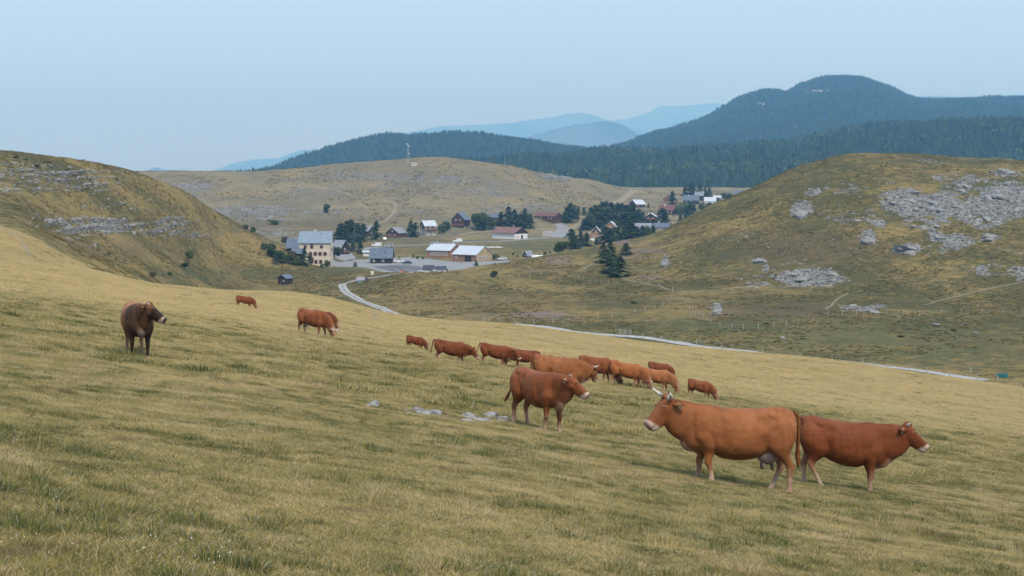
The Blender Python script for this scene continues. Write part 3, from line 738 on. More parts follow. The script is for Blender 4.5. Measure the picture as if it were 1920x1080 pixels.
put_cow(845, 683, 46, -8, LOW, DRED, 'dark red calf walking right with lowered head and white hind leg', kind='calf', legs=(.22, -.10, -.10, .24), head=1.1, tail=.3, long=.95, legpale=1.0)
put_cow(929, 688, 44, -16, LOW, RED, 'red calf with raised tail walking right, its head before another cow', kind='calf', legs=(.15, -.1, -.15, .2), head=1.1, tail=.55, horn=.06, poll=(1.22, 0, 1.22), mid=(1.05, 0, 1.14))
put_cow(985, 694, 40, 186, GRAZE, DRED, 'dark red horned cow grazing towards the left, behind the red calf', horn=.16, legs=(.1, -.1, .1, -.1), poll=(1.24, 0, .66), mid=(1.12, 0, 1.02), pitch=-40)
put_cow(1048, 742, 76, 8, UP, TAN, 'tan cow with white horns sticking out sideways, just beyond the chestnut heifer', horn=.24, hf=-.1, legs=(.1, -.1, .1, -.1),
        poll=(1.15, 0, 1.10), mid=(.98, 0, 1.08), pitch=-50, yaw=55, fat=1.05)
put_cow(1047, 700, 33, -10, GRAZE, DRED, 'dark red cow whose back shows beyond the tan cow with sideways horns', legs=(.1, -.1, .1, -.1))
put_cow(1118, 718, 51, -26, GRAZE, CHEST, 'chestnut cow grazing, dark face and white horns, first of three in a row', horn=.20, hf=.3, legs=(.12, -.1, .1, -.1), darkface=(.06, .03, .02))
put_cow(1143, 704, 32, -14, GRAZE, TAN, 'light brown cow whose back shows between two grazing cows of the middle group', legs=(.1, -.1, .1, -.1))
put_cow(1176, 726, 48, -18, GRAZE, (.36, .125, .04), 'brown cow grazing in the middle of three in a row', horn=.18, hf=.4, legs=(.12, -.16, .1, -.1))
put_cow(1230, 734, 44, -14, GRAZE, (.37, .15, .055), 'dull brown cow grazing, last of the row, nearest to the big tan cow', horn=.16, hf=.4, legs=(.12, -.1, .1, -.1), udder=.7)
put_cow(1237, 710, 31, -14, GRAZE, RED, 'red cow grazing alone beyond the row, farther down the slope', horn=.16, hf=.3, legs=(.12, -.1, .1, -.1), fat=1.05)
put_cow(1313, 748, 37, -36, GRAZE, CHEST, 'light chestnut calf grazing alone above the back of the big tan cow', kind='calf', legs=(.1, -.1, .1, -.1), head=1.05)
# ------------------------------------------------------------------ the turf: carpet, tufts, cushions, straws, pale specks
def speck_patch(n, rad):
    """little pale seed heads and dry flowers on short stalks"""
    r = rad*np.sqrt(rng.random(n)); a = rng.random(n)*6.28; x, y = r*np.cos(a), r*np.sin(a); h = .03+.07*rng.random(n); s_ = .003+.004*rng.random(n)
    V = np.stack([np.stack([x-s_, y, h], 1), np.stack([x, y-s_, h+s_*.6], 1), np.stack([x+s_, y, h+s_*.3], 1), np.stack([x, y+s_*.4, h+s_*1.6], 1)], 1).reshape(-1, 3)
    b = np.arange(n)*4; me = fast_mesh('speck', V, np.stack([b, b+1, b+2, b+3], 1)); return me
M_speck = simple('dry_seed_heads', (.44, .41, .33), .8, .1, .2, 20)
def short_carpet(n, rad, h, w):
    me = blade_patch('carpet', n, rad, h*.35, h, w, 1.5); return me
srcs = [short_carpet(900, .42, .055, .0042) for _ in range(4)] + \
       [blade_patch('tuft', 200, .13, .05, .12, .0042, .8, tuft=True, t0=-.7, t1=.6) for _ in range(3)] + \
       [blade_patch('straw', 14, .28, .10, .26, .003, .45, t0=.7, t1=1.2) for _ in range(2)] + \
       [blade_patch('clump', 520, .34, .05, .13, .009, .8, tuft=True) for _ in range(2)] + \
       [blade_patch('cushion', 420, .20, .015, .06, .005, 1.3, tuft=True, t0=-1.1, t1=.0) for _ in range(2)] + \
       [blade_patch('dead_clump', 260, .14, .04, .10, .004, .9, tuft=True, t0=.9, t1=1.6) for _ in range(2)] + \
       [blade_patch('far_dark_clump', 420, .34, .05, .14, .010, .9, tuft=True, t0=-.6, t1=.5) for _ in range(2)]
for me in srcs: me.materials.append(M_grass)
sp_ = [speck_patch(26, .3) for _ in range(2)]
for me in sp_: me.materials.append(M_speck)
gcoll = source_collection('grass_sources', srcs+sp_, None)
pts = []
def ring(n, y0, y1, kinds, s0, s1, um=.40, keep=None, zs=1.0):
    y = np.sqrt(rng.random(n)*(y1*y1-y0*y0)+y0*y0); u = (rng.random(n)*2-1)*um; x = u*y
    if keep is not None:
        k = keep(x, y); x, y = x[k], y[k]
    n = len(x); s = s0+(s1-s0)*rng.random(n)
    pts.append((x, y, s, rng.choice(kinds, n), zs))
tuf = lambda th, sd, f=1.3: (lambda x, y: fbm(x/f, y/f, 3, sd)+.25*(vnoise(x/9, y/9, sd+5)-.5) > th)
ring(20500, 6.3, 34, [0, 1, 2, 3], .85, 1.25, .55)
ring(12500, 6.3, 34, [4, 5, 6], .5, 1.25, .55, tuf(.55, 71))
ring(8500, 6.3, 34, [11, 12], .5, 1.6, .55, tuf(.56, 72, .9))
ring(3000, 6.3, 34, [13, 14], .5, 1.3, .42, tuf(.57, 74, 1.1))
ring(3200, 6.3, 60, [7, 8], .6, 1.1, .42, tuf(.5, 73))
ring(300, 6.3, 30, [17, 18], .8, 1.3, .42, tuf(.44, 76, .8))
ring(26000, 34, 80, [0, 1, 2, 3], 1.3, 1.9, .40)
ring(16000, 34, 80, [4, 5, 6, 9, 10], .8, 1.6, .40, tuf(.50, 75), 1.15)
ring(9000, 34, 90, [11, 12, 13, 14, 15, 16], .8, 1.9, .40, tuf(.56, 78))
ring(26000, 80, 262, [9, 10], 1.0, 2.2, .38, tuf(.48, 77, 3), .8)
ring(12000, 80, 262, [15, 16], .8, 2.0, .38, tuf(.60, 80, 4), .9)
ring(26000, 80, 262, [0, 1, 2, 3], 2.4, 3.8, .38)
for (hx, hy) in HOOVES:          # grass standing round every hoof
    n = 5; y = hy+rng.normal(size=n)*.10-.05; x = hx+rng.normal(size=n)*.12; pts.append((x, y, .6+.4*rng.random(n), rng.choice([4, 5, 6, 13], n), 1.0))
gx = np.concatenate([p[0] for p in pts]); gy = np.concatenate([p[1] for p in pts]); gs = np.concatenate([p[2] for p in pts])
gk = np.concatenate([p[3] for p in pts]); gzs = np.concatenate([np.full(len(p[0]), p[4]) for p in pts])
grot = surf_rot(G, gx, gy, rng.random(len(gx))*2*np.pi)
far_h = np.where((gk <= 3), np.interp(gy, [30, 80, 250], [1.0, 1.0, .8]), gzs)
hv = .7+.6*vnoise(gx/1.1, gy/1.1, 79)
grass = scatter('grass', np.stack([gx, gy, G.h(gx, gy)], 1), grot, np.stack([gs, gs, gs*far_h*hv], 1), gk, gcoll)
tag(grass, 'short dry yellow green grass covering the sloping pasture around the herd', 'grass', kind='stuff')
# ------------------------------------------------------------------ village: materials
def ribbed(name, col, pitch=.4, rough=.5, metal=.0, var=.12, axis=0, spec=.3):
    t = NT(name, rough, spec); o = t.obj()
    w = t.node('ShaderNodeTexWave', wave_type='BANDS', bands_direction='XYZ'[axis]); w.inputs['Scale'].default_value = .314/pitch*1.0; w.inputs['Distortion'].default_value = 0.2
    t.l.new(o, w.inputs['Vector'])
    n = t.noise(.7, 5, .65, o)
    c = t.mix(t.ramp(n, .3, .7), tuple(v*(1-var) for v in col)+(1,), tuple(min(1, v*(1+var)) for v in col)+(1,))
    c = t.mix(t.math('MULTIPLY', w.outputs['Fac'], .22), c, t.mix(1.0, c, (.6, .6, .6, 1), 'MULTIPLY'))
    t.color(c); t.bump(w.outputs['Fac'], .4, .05); t.b.inputs['Metallic'].default_value = metal
    return t.m
MV = dict(
    cream=ribbed('cream_render', (.60, .53, .42), 3, .9, var=.07, axis=2, spec=.1), white=ribbed('white_render', (.74, .73, .70), 3, .9, var=.08, axis=2, spec=.1),
    greywall=simple('grey_render', (.36, .34, .31), .9, .1), brick=simple('brick_wall', (.30, .165, .12), .9, .1, .3, 3), concrete=simple('concrete', (.42, .40, .37), .9, .1, .2, .8),
    log=ribbed('brown_timber', (.12, .055, .032), .25, .8, var=.25, axis=2, spec=.15), dark=ribbed('dark_timber', (.05, .036, .034), .25, .8, var=.25, axis=2, spec=.15),
    wood=ribbed('light_timber', (.34, .20, .10), .25, .8, var=.2, axis=2, spec=.15), redwood=ribbed('red_brown_timber', (.085, .045, .035), .25, .8, var=.2, axis=2, spec=.15),
    yellow=ribbed('yellow_timber', (.40, .31, .18), .25, .8, var=.2, axis=0, spec=.15),
    bluegrey=ribbed('blue_grey_sheet_roof', (.22, .27, .33), .6, .45, var=.1, axis=0), slate=ribbed('slate_roof', (.12, .145, .185), .5, .5, var=.15, axis=0),
    grey=ribbed('grey_sheet_roof', (.24, .25, .28), .7, .5, var=.12, axis=0), tin=ribbed('white_tin_roof', (.52, .56, .60), .8, .4, var=.06, axis=0), darkroof=ribbed('dark_roof', (.06, .065, .08), .5, .6, axis=0),
    red=ribbed('rusty_red_roof', (.22, .115, .09), .6, .7, var=.2, axis=0), tile=ribbed('red_tile_roof', (.17, .075, .062), .4, .7, var=.2, axis=0),
    glass=simple('window_glass', (.03, .035, .045), .15, .5, .1), frame=simple('white_window_frame', (.70, .69, .66), .6), rframe=simple('red_brown_shutter', (.16, .035, .028), .7),
    metal=simple('galvanised_metal', (.40, .42, .44), .4, .5, .1, metal=.4), post=simple('weathered_post', (.40, .36, .29), .9, .1, .3, 6), rail=simple('balcony_timber', (.20, .10, .055), .8, .15),
    tyre=simple('tyre_rubber', (.02, .02, .02), .85), cpost=simple('concrete_pier', (.55, .54, .50), .9), stone=simple('limestone', (.45, .45, .44), .9, .1, .3, 2.5))

def wall_gable(L_, W, h, hr, base=2.0, x0=0):
    """box with gables: ridge along local x"""
    m = MB(); m.add([(x0-L_/2, -W/2, -base), (x0-L_/2, W/2, -base), (x0-L_/2, W/2, h), (x0-L_/2, 0, h+hr), (x0-L_/2, -W/2, h),
                     (x0+L_/2, -W/2, -base), (x0+L_/2, W/2, -base), (x0+L_/2, W/2, h), (x0+L_/2, 0, h+hr), (x0+L_/2, -W/2, h)],
                    [(0, 4, 3, 2, 1), (5, 6, 7, 8, 9), (0, 1, 6, 5), (0, 5, 9, 4), (1, 2, 7, 6), (4, 9, 8, 3), (3, 8, 7, 2)])
    return m
def roof_gable(L_, W, h, hr, ov=.6, ovx=.6, th=.18):
    m = MB(); s = hr/(W/2); e = W/2+ov
    for sg in (-1, 1):
        y1, z1 = sg*e, h+hr-s*e
        p = [(-L_/2-ovx, 0, h+hr+.06), (L_/2+ovx, 0, h+hr+.06), (L_/2+ovx, y1, z1+.06), (-L_/2-ovx, y1, z1+.06)]
        q = [(a, b_, c+th) for a, b_, c in p]
        f = [(0, 1, 2, 3), (7, 6, 5, 4), (0, 4, 5, 1), (1, 5, 6, 2), (2, 6, 7, 3), (3, 7, 4, 0)]
        m.add(p+q, f if sg > 0 else [tuple(reversed(i)) for i in f])
    return m
def window(parent, c, nrm, w, h, fm='frame', pane=True):
    """frame with a pane as sub-part; nrm is 'x' or 'y' with sign"""
    s = 1 if nrm[0] == '+' else -1; d = .05
    def bx(mb, u0, u1, z0, z1, d0, d1):
        if nrm[1] == 'y': mb.box(c[0]+u0, c[0]+u1, c[1]+min(s*d0, s*d1), c[1]+max(s*d0, s*d1), c[2]+z0, c[2]+z1)
        else: mb.box(c[0]+min(s*d0, s*d1), c[0]+max(s*d0, s*d1), c[1]+u0, c[1]+u1, c[2]+z0, c[2]+z1)
    f = MB(); t = .14 if w > .8 else .09
    bx(f, -w/2, -w/2+t, 0, h, .003, .09); bx(f, w/2-t, w/2, 0, h, .003, .09); bx(f, -w/2+t, w/2-t, 0, t, .003, .09); bx(f, -w/2+t, w/2-t, h-t, h, .003, .09); bx(f, -t*.35, t*.35, t, h-t, .003, .08)
    fo = f.build('window', MV[fm], parent)
    g = MB(); bx(g, -w/2+t, w/2-t, t, h-t, .004, .035); g.build('pane', MV['glass'], fo)
    return fo
def chimney(parent, x, y, z, h=1.2, w=.6, mat='greywall'):
    m = MB(); m.box(x-w/2, x+w/2, y-w/2, y+w/2, z-1.2, z+h); m.box(x-w/2-.08, x+w/2+.08, y-w/2-.08, y+w/2+.08, z+h, z+h+.12); m.build('chimney', MV[mat], parent)

def house(px, py, Ymin, rot, L_, W, h, hr, wall, roof, label, cat='house', name='house', wins=(), ov=.6, chim=(), gablemat=None, balcony=None, base=2.5, door=None, piers=None, dy=0, group=None, fm='frame'):
    pt = G.hit(px, py, Ymin); r = empty(name, (pt.x, pt.y+dy, pt.z), R(rot)); tag(r, label, cat, group)
    wall_gable(L_, W, h, hr, base).build('wall', MV[wall], r)
    roof_gable(L_, W, h, hr, ov, ov).build('roof', MV[roof], r)
    for w in wins: window(r, w[:3], w[3], w[4], w[5], w[6] if len(w) > 6 else fm)
    for c in chim: chimney(r, *c)
    if gablemat:   # boarding on both gable ends, standing proud of the wall
        for sx in (-1, 1):
            m = MB(); x = sx*(L_/2+.05); z0 = gablemat[1]; k = (h+hr-.12)
            zb = max(z0, 0); yb = W/2-.02 if zb <= h else W/2*(1-(zb-h)/hr)
            poly = [(x, -yb, zb), (x, yb, zb)]+([(x, W/2-.02, h), (x, 0, k), (x, -W/2+.02, h)] if zb < h else [(x, 0, k)])
            poly2 = [(a-sx*.047, b_, c) for a, b_, c in poly]; n = len(poly)
            m.add(poly+poly2, [tuple(range(n)), tuple(range(2*n-1, n-1, -1))]+[(i, n+i, n+(i+1) % n, (i+1) % n) for i in range(n)])
            m.build('gable_boarding', MV[gablemat[0]], r)
    if balcony:    # (side '+x','-x','-y', z, depth, width)
        sd, z, dpt, wd = balcony; m = MB()
        if sd[1] == 'x':
            s = 1 if sd[0] == '+' else -1; a, b_ = sorted((s*(L_/2+.06), s*(L_/2+dpt)))
            m.box(a, b_, -wd/2, wd/2, z-.15, z); e0, e1 = sorted((s*(L_/2+dpt-.08), s*(L_/2+dpt)))
            m.box(e0, e1, -wd/2, wd/2, z+.35, z+1.0); m.box(e0, e1, -wd/2, wd/2, z+.1, z+.28)
            for y in (-wd/2+.06, wd/2-.06): m.box(e0-.02, e1+.02, y-.06, y+.06, -base, z+1.05)
        else:
            m.box(-wd/2, wd/2, -W/2-dpt, -W/2-.06, z-.15, z); m.box(-wd/2, wd/2, -W/2-dpt, -W/2-dpt+.08, z+.35, z+1.0); m.box(-wd/2, wd/2, -W/2-dpt, -W/2-dpt+.08, z+.1, z+.28)
            for x in (-wd/2+.06, 0, wd/2-.06): m.box(x-.06, x+.06, -W/2-dpt-.02, -W/2-dpt+.1, -base, z+1.05)
        m.build('balcony', MV['rail'], r)
    if door:
        m = MB(); c, nrm, w_, h_ = door[:4]; s = 1 if nrm[0] == '+' else -1
        if nrm[1] == 'y': m.box(c[0]-w_/2, c[0]+w_/2, c[1]+min(.004*s, .07*s), c[1]+max(.004*s, .07*s), c[2], c[2]+h_)
        else: m.box(c[0]+min(.004*s, .07*s), c[0]+max(.004*s, .07*s), c[1]-w_/2, c[1]+w_/2, c[2], c[2]+h_)
        m.build('door', MV[door[4] if len(door) > 4 else 'dark'], r)
    if piers:
        for x, y in piers:
            m = MB(); m.box(x-.25, x+.25, y-.25, y+.25, -3, .02); m.build('pier', MV['cpost'], r)
    return r

# A hotel: cream three-storey block with its roof slope towards us
hA = house(593, 496, 560, -1, 13.0, 9.5, 9.6, 4.2, 'cream', 'bluegrey', 'large cream three-storey building with blue grey roof and red brown windows, trees at its foot', 'hotel', 'hotel',
      wins=[(-1.2, -4.75, 6.9, '-y', 1.3, 1.6), (2.9, -4.75, 7.0, '-y', 1.2, 1.3), (-1.3, -4.75, 8.6, '-y', .9, .6), (.3, -4.75, 4.0, '-y', 1.4, 1.5), (2.3, -4.75, 4.0, '-y', 1.4, 1.5), (4.4, -4.75, 4.0, '-y', 1.4, 1.5),
            (-1.7, -4.75, 3.4, '-y', 1.4, 2.1), (.6, -4.75, .6, '-y', 1.3, 1.6), (2.6, -4.75, .6, '-y', 1.3, 1.6), (6.5, -1.5, 5.5, '+x', 1.1, 1.4), (6.5, 2.0, 5.5, '+x', 1.1, 1.4)], fm='rframe', chim=[(-.5, .3, 13.6, .9, .7, 'white'), (2.2, -1.6, 12.4, .8, .5)])
window(hA, (-3.9, -4.75, 6.9), '-y', 1.2, 1.4, 'rframe')
house(556, 478, 600, 2, 7.0, 11, 3.4, 3.6, 'dark', 'slate', 'low dark wing with slate blue roof, left of the cream hotel', 'outbuilding', 'outbuilding', wins=[(-1, -5.5, .8, '-y', 1.2, 1.2)])
house(559, 496, 600, 0, 4.0, 5, 4.6, 1.6, 'redwood', 'slate', 'narrow red brown timber annex in the trees beside the cream hotel', 'annex', 'annex', wins=[(0, -2.5, 2.2, '-y', .9, 1.0)])
house(633, 476, 620, -28, 8.5, 9, 2.4, 4.2, 'dark', 'grey', 'steep grey roofed chalet just right of the cream hotel', 'chalet', 'chalet', wins=[(4.25, 0, 1.2, '+x', 1.4, 1.6)], balcony=('+x', 1.0, 1.2, 5))
# B hall with blue roof towards us
house(716, 493, 600, -1, 9.2, 9, 2.6, 3.8, 'dark', 'slate', 'dark hall with a single large blue slate roof beside the car park', 'hall', 'hall', wins=[(-3, -4.5, .8, '-y', 1.0, .9), (1, -4.5, .8, '-y', 1.0, .9)], chim=[(1.6, -2.4, 4.2, .7, .4, 'darkroof')])
house(690, 480, 640, -2, 4.0, 4, 1.9, .5, 'white', 'tin', 'small white shed left of the blue roofed hall', 'shed', 'shed', wins=[(.8, -2.0, .7, '-y', .7, .6)])
# C barn complex
house(834, 482, 640, -27, 11.5, 11, 3.4, 2.6, 'brick', 'tin', 'left barn with white tin roof and brick wall', 'barn', 'barn', wins=[(-4.0+k*1.6, -5.5, 1.0, '-y', 1.0, 1.7) for k in range(6)], chim=[(3.5, 2.0, 5.6, .9, .8, 'white')], ov=.5)
house(816, 478, 640, -27, 4.0, 9.0, 2.6, 2.2, 'brick', 'tin', 'small brick lean-to with white roof at the left end of the barns', 'lean-to', 'barn_annex', ov=.4)
house(886, 489, 640, -34, 13.0, 12.5, 3.2, 3.4, 'brick', 'tin', 'right barn with white tin roof and yellow boarded gable', 'barn', 'barn', gablemat=('yellow', 0), door=((2.0, -6.25, -.5), '-y', 3.6, 3.0, 'dark'), ov=.5,
      wins=[(-4.6, -6.25, 1.2, '-y', 1.0, 1.0), (6.555, -3.5, 1.0, '+x', 1.6, 1.3), (6.555, -.8, 1.0, '+x', 1.6, 1.3), (6.555, 2.4, 1.0, '+x', 1.6, 1.3)])
# D white farm
house(956, 447, 780, -42, 18.0, 11.5, 3.6, 3.0, 'white', 'red', 'long white farmhouse with rusty red roof and dark boarded gable', 'farmhouse', 'farmhouse', gablemat=('dark', 3.0), ov=.7,
      wins=[(-7.8+k*1.95, -5.75, 1.7, '-y', .9, 1.0) for k in range(9)]+[(9.0, -3.2, .9, '+x', 1.0, 1.0)], door=((9.0, .8, -.3), '+x', 1.6, 2.6), chim=[(3, .2, 7.2, .7, .6)])
# E-G chalets at the foot of the plateau
house(743, 445, 850, 62, 9.0, 8.6, 2.9, 3.0, 'log', 'grey', 'low brown chalet with grey roof slope, right of the dark tree cluster', 'chalet', 'chalet', wins=[(-4.5, -2, .9, '-x', 1.2, 1.1), (-4.5, 2, .9, '-x', 1.2, 1.1), (-4.5, 0, 3.6, '-x', 1.0, .9)], balcony=('-x', .6, 1.5, 8.2), gablemat=('redwood', .0))
house(803, 442, 850, 24, 7.6, 8.4, 6.4, 3.0, 'greywall', 'tin', 'tall chalet with bright white roof between two pairs of trees', 'chalet', 'chalet', wins=[(-1.8, -4.2, 4.4, '-y', 1.2, 1.6, 'rframe'), (1.4, -4.2, 4.4, '-y', 1.2, 1.6, 'rframe'), (0, -4.2, 1.2, '-y', 1.6, 1.6)],
      balcony=('-y', 3.8, 1.4, 7.4), chim=[(-1.6, -.6, 9.4, .7, .5)], gablemat=('log', 4.0))
house(864, 424, 900, 68, 9.4, 9.6, 4.6, 4.6, 'dark', 'slate', 'dark timber chalet with slate roof raised on pale piers', 'chalet', 'chalet', wins=[(-4.7, -2.2, .9, '-x', 1.2, 1.4, 'rframe'), (-4.7, 1.4, .9, '-x', 1.2, 1.4, 'rframe'), (-4.7, -1.6, 3.8, '-x', 1.1, 1.2), (-4.7, 1.6, 3.8, '-x', 1.1, 1.2)],
      base=.1, balcony=('-x', .5, 1.3, 9.4), piers=[(-4.6, -4.6), (-4.6, 0), (-4.6, 4.6), (4.6, -4.6), (4.6, 4.6)], gablemat=('redwood', -.0))
house(928, 417, 900, 8, 6.5, 7, 3.6, 2.2, 'dark', 'slate', 'dark house almost hidden in the trees above the white farmhouse', 'house', 'house', wins=[(-1.5, -3.5, 1.4, '-y', 1.0, 1.1), (1.4, -3.5, 1.4, '-y', 1.0, 1.1)], balcony=('-y', .9, 1.2, 6))
house(688, 441, 850, -30, 7, 7, 2.9, 2.6, 'dark', 'grey', 'small dark house showing between two tall dark conifers', 'house', 'house', wins=[(0, -3.5, .9, '-y', 1.2, 1.2), (3.5, 0, 1.0, '+x', 1.1, 1.1)])
# I red long building, J ruin
house(1028, 412, 930, -36, 17, 9.5, 2.6, 2.2, 'log', 'tile', 'low long dark building with red tile roof below the plateau', 'farm building', 'farm_building', wins=[(-6, -4.75, .8, '-y', 1.0, 1.0), (-3, -4.75, .8, '-y', 1.0, 1.0), (3.4, -4.75, .8, '-y', 1.0, 1.0), (6.2, -4.75, .8, '-y', 1.0, 1.0)], gablemat=('redwood', .0))
rJ = empty('concrete_store', G.hit(1028, 443, 780), R(-4)); tag(rJ, 'flat topped pale concrete block building without roof, right of the white farmhouse', 'store')
m = MB(); m.box(-3.6, 3.6, -2.5, -2.2, -1, 3.3); m.box(-3.6, 3.6, 2.2, 2.5, -1, 3.3); m.box(-3.6, -3.3, -2.2, 2.2, -1, 3.1); m.box(3.3, 3.6, -2.2, 2.2, -1, 3.1); m.build('wall', MV['concrete'], rJ)
m = MB(); m.box(-3.3, 3.3, -2.2, 2.2, 2.7, 2.95); m.build('roof_slab', MV['concrete'], rJ)
for wx in (-1.9, .2, 2.1): window(rJ, (wx, -2.5, 1.3), '-y', .8, .8, 'frame')
# K A-frame, L..
house(1118, 446, 780, 84, 8.0, 8.6, 1.4, 5.4, 'wood', 'tin', 'steep A-frame chalet with white roof and timber gable, right of the road junction', 'chalet', 'chalet', ov=.5, wins=[(-4.0, -1.6, .7, '-x', 1.3, 1.4), (-4.0, 1.6, .7, '-x', 1.3, 1.4), (-4.0, 0, 3.4, '-x', 1.1, 1.2)], gablemat=('redwood', 3.4))
r = empty('retaining_wall', G.hit(1119, 450, 770)+Vector((0, -4, 0)), 0); tag(r, 'pale low wall in front of the A-frame chalet', 'wall')
m = MB(); m.box(-6, 6.5, -.2, .2, -1, 1.3); m.build('wall', MV['white'], r); m = MB(); m.box(-6.1, 6.6, -.26, .26, 1.303, 1.42); m.build('coping', MV['concrete'], r)
house(1146, 432, 850, 76, 7.5, 8, 2.4, 3.6, 'wood', 'tin', 'white roofed chalet half hidden among the conifers right of the A-frame', 'chalet', 'chalet', wins=[(-3.75, 0, 1.0, '-x', 1.4, 1.4)])
house(1156, 419, 950, 30, 8, 7, 2.6, 2.6, 'redwood', 'slate', 'red brown gable peeping out of the conifers above the white roofed chalet', 'house', 'house', wins=[(-4, 0, 1.2, '-x', 1.0, 1.0)])
house(1195, 388, 1100, 38, 11, 9, 2.6, 3.6, 'redwood', 'tin', 'barn with pale tin roof standing alone on the upper slope by the track', 'barn', 'barn', door=((0, -4.5, -.3), '-y', 2.0, 2.3), wins=[(-3.4, -4.5, .9, '-y', 1.0, .9)])
house(1221, 418, 1000, 78, 8, 8.6, 4.4, 2.8, 'dark', 'tin', 'chalet with white edged roof and wide balcony, in front of the red roofed house', 'chalet', 'chalet', wins=[(-4, -1.8, 3.0, '-x', 1.3, 1.4), (-4, 1.8, 3.0, '-x', 1.3, 1.4), (-4, 0, .6, '-x', 1.6, 1.2)], balcony=('-x', 2.5, 1.6, 8.2), chim=[(-1, 1.8, 6.6, .9, .5, 'white')])
house(1252, 402, 1050, -22, 13, 10, 3.6, 4.0, 'redwood', 'tile', 'large house with red tile roof among the upper chalets', 'house', 'house', wins=[(-4, -5, 1.2, '-y', 1.1, 1.1), (-1.4, -5, 1.2, '-y', 1.1, 1.1), (1.4, -5, 1.2, '-y', 1.1, 1.1), (4.4, -5, 1.2, '-y', 1.1, 1.1), (-6.5, 0, 3.2, '-x', 1.2, 1.4)], chim=[(-2.2, -1.2, 7.0, 1.0, .8, 'white')], balcony=('-x', 2.6, 1.3, 7))
house(1257, 380, 1150, 70, 10, 11, 4.0, 3.2, 'wood', 'grey', 'light timber chalet with grey roof above the red tiled house', 'chalet', 'chalet', wins=[(-5, -2, 1.2, '-x', 1.3, 1.3), (-5, 2, 1.2, '-x', 1.3, 1.3), (-5, 0, 4.0, '-x', 1.2, 1.1)], balcony=('-x', 3.6, 1.3, 8))
house(1296, 381, 1150, -10, 14, 10, 2.8, 4.4, 'dark', 'slate', 'dark house with broad slate blue roof below the tallest conifers', 'house', 'house', wins=[(-4, -5, .9, '-y', 1.2, 1.2), (0, -5, .9, '-y', 1.2, 1.2)], chim=[(-2, -.8, 6.6, .9, .6, 'white')])
house(1312, 375, 1200, -18, 8, 9, 4.2, 3.4, 'dark', 'grey', 'narrow grey roofed house joined behind the slate roofed one', 'house', 'house', wins=[(-2, -4.5, 2.0, '-y', 1.1, 1.1)], chim=[(3.4, .0, 7.4, 1.0, .7, 'concrete')])
house(1331, 380, 1180, -3, 10, 9, 1.6, 3.4, 'white', 'tin', 'bright white roof at the upper edge of the village', 'house', 'house', wins=[(0, -4.5, .3, '-y', 1.4, 1.0)])
house(1334, 389, 1100, 58, 7, 8, 1.9, 2.8, 'log', 'grey', 'small brown gabled hut below the bright white roof', 'hut', 'hut', wins=[(-3.5, 0, .6, '-x', 1.2, 1.1)])
house(1347, 374, 1250, -6, 9, 8, 1.6, 2.0, 'white', 'tin', 'pale low roof right of the conifers at the top of the village', 'house', 'house', wins=[(0, -4, .3, '-y', 1.2, .9)])
house(1392, 371, 1300, -8, 15, 12, 2.4, 4.4, 'greywall', 'slate', 'large blue grey roof cut off by the flank of the rocky hill', 'building', 'building', wins=[(-4, -6, .6, '-y', 1.4, 1.2)])
house(1206, 434, 880, -8, 10, 8, 2.6, 2.8, 'wood', 'grey', 'grey roofed timber house half hidden behind conifers, below the balconied chalet', 'house', 'house', wins=[(-3, -4, .9, '-y', 1.1, 1.1), (3.4, -4, .9, '-y', 1.1, 1.1)], gablemat=('yellow', 0.0))
house(1241, 430, 940, -12, 10, 8, 1.6, 2.6, 'greywall', 'slate', 'slate blue roof just showing over the flank of the rocky hill', 'house', 'house', wins=[(0, -4, .2, '-y', 1.1, .9)], chim=[(-2, 0, 4.3, 1.2, .5, 'white')])
# huts
house(535, 532, 430, 58, 3.8, 3.9, 2.1, 1.1, 'dark', 'slate', 'small dark wooden hut standing alone in the meadow left of the track', 'hut', 'hut', ov=.35, wins=[(-1.9, -.9, .9, '-x', .7, .6)], door=((-1.9, .7, -.2), '-x', .8, 1.8, 'log'))
house(804, 514, 560, -8, 3.7, 3.2, 1.5, 1.3, 'white', 'darkroof', 'small white kiosk with dark roof at the edge of the car park', 'kiosk', 'kiosk', ov=.3, wins=[(1.0, -1.6, .6, '-y', .8, .6)])
house(827, 511, 575, 18, 3.2, 3.2, 1.4, 1.0, 'white', 'darkroof', 'second little hut with open porch and grey roof behind the kiosk', 'hut', 'hut', ov=.4, wins=[(0, -1.6, .5, '-y', .7, .5)], balcony=('+x', .2, 1.0, 2.6))
house(990, 482, 640, 40, 3.6, 3.4, .7, 2.1, 'dark', 'grey', 'small steep roofed shelter in the field beside a white tunnel', 'shelter', 'shelter', ov=.3, wins=[(-1.8, 0, .5, '-x', .6, .6)])

def curved(n, f): return [f(math.pi*i/n) for i in range(n+1)]
r = empty('polytunnel', G.hit(1007, 484, 640), R(-4)); tag(r, 'low white plastic tunnel on the field beside the shelter', 'polytunnel')
m = MB(); arc = curved(10, lambda a: (math.cos(a)*1.6, math.sin(a)*1.5)); m.prism(arc, -2.6, 2.6); m.xform(Matrix.Rotation(R(90), 4, 'Z')).build('cover', MV['frame'], r, True)
m = MB()
for y in (-2.62, -1.3, 0, 1.3, 2.62):
    for i in range(10):
        a, c = arc[i], arc[i+1]; m.bar((y, a[0]*1.02, a[1]*1.02), (y, c[0]*1.02, c[1]*1.02), .04, 4)
m.build('hoop', MV['metal'], r)
r = empty('greenhouse', G.hit(926, 464, 720), R(-8)); tag(r, 'white flat tarpaulin stack on the grass right of the barns', 'tarpaulin'); r.name = 'tarpaulin'
m = MB()
N = 9
vv = [((i/N-.5)*9.5, (j/4-.5)*4.2, .35+.18*math.sin(i*1.7+j)+(0 if 0 < i < N and 0 < j < 4 else -.34)) for j in range(5) for i in range(N+1)]
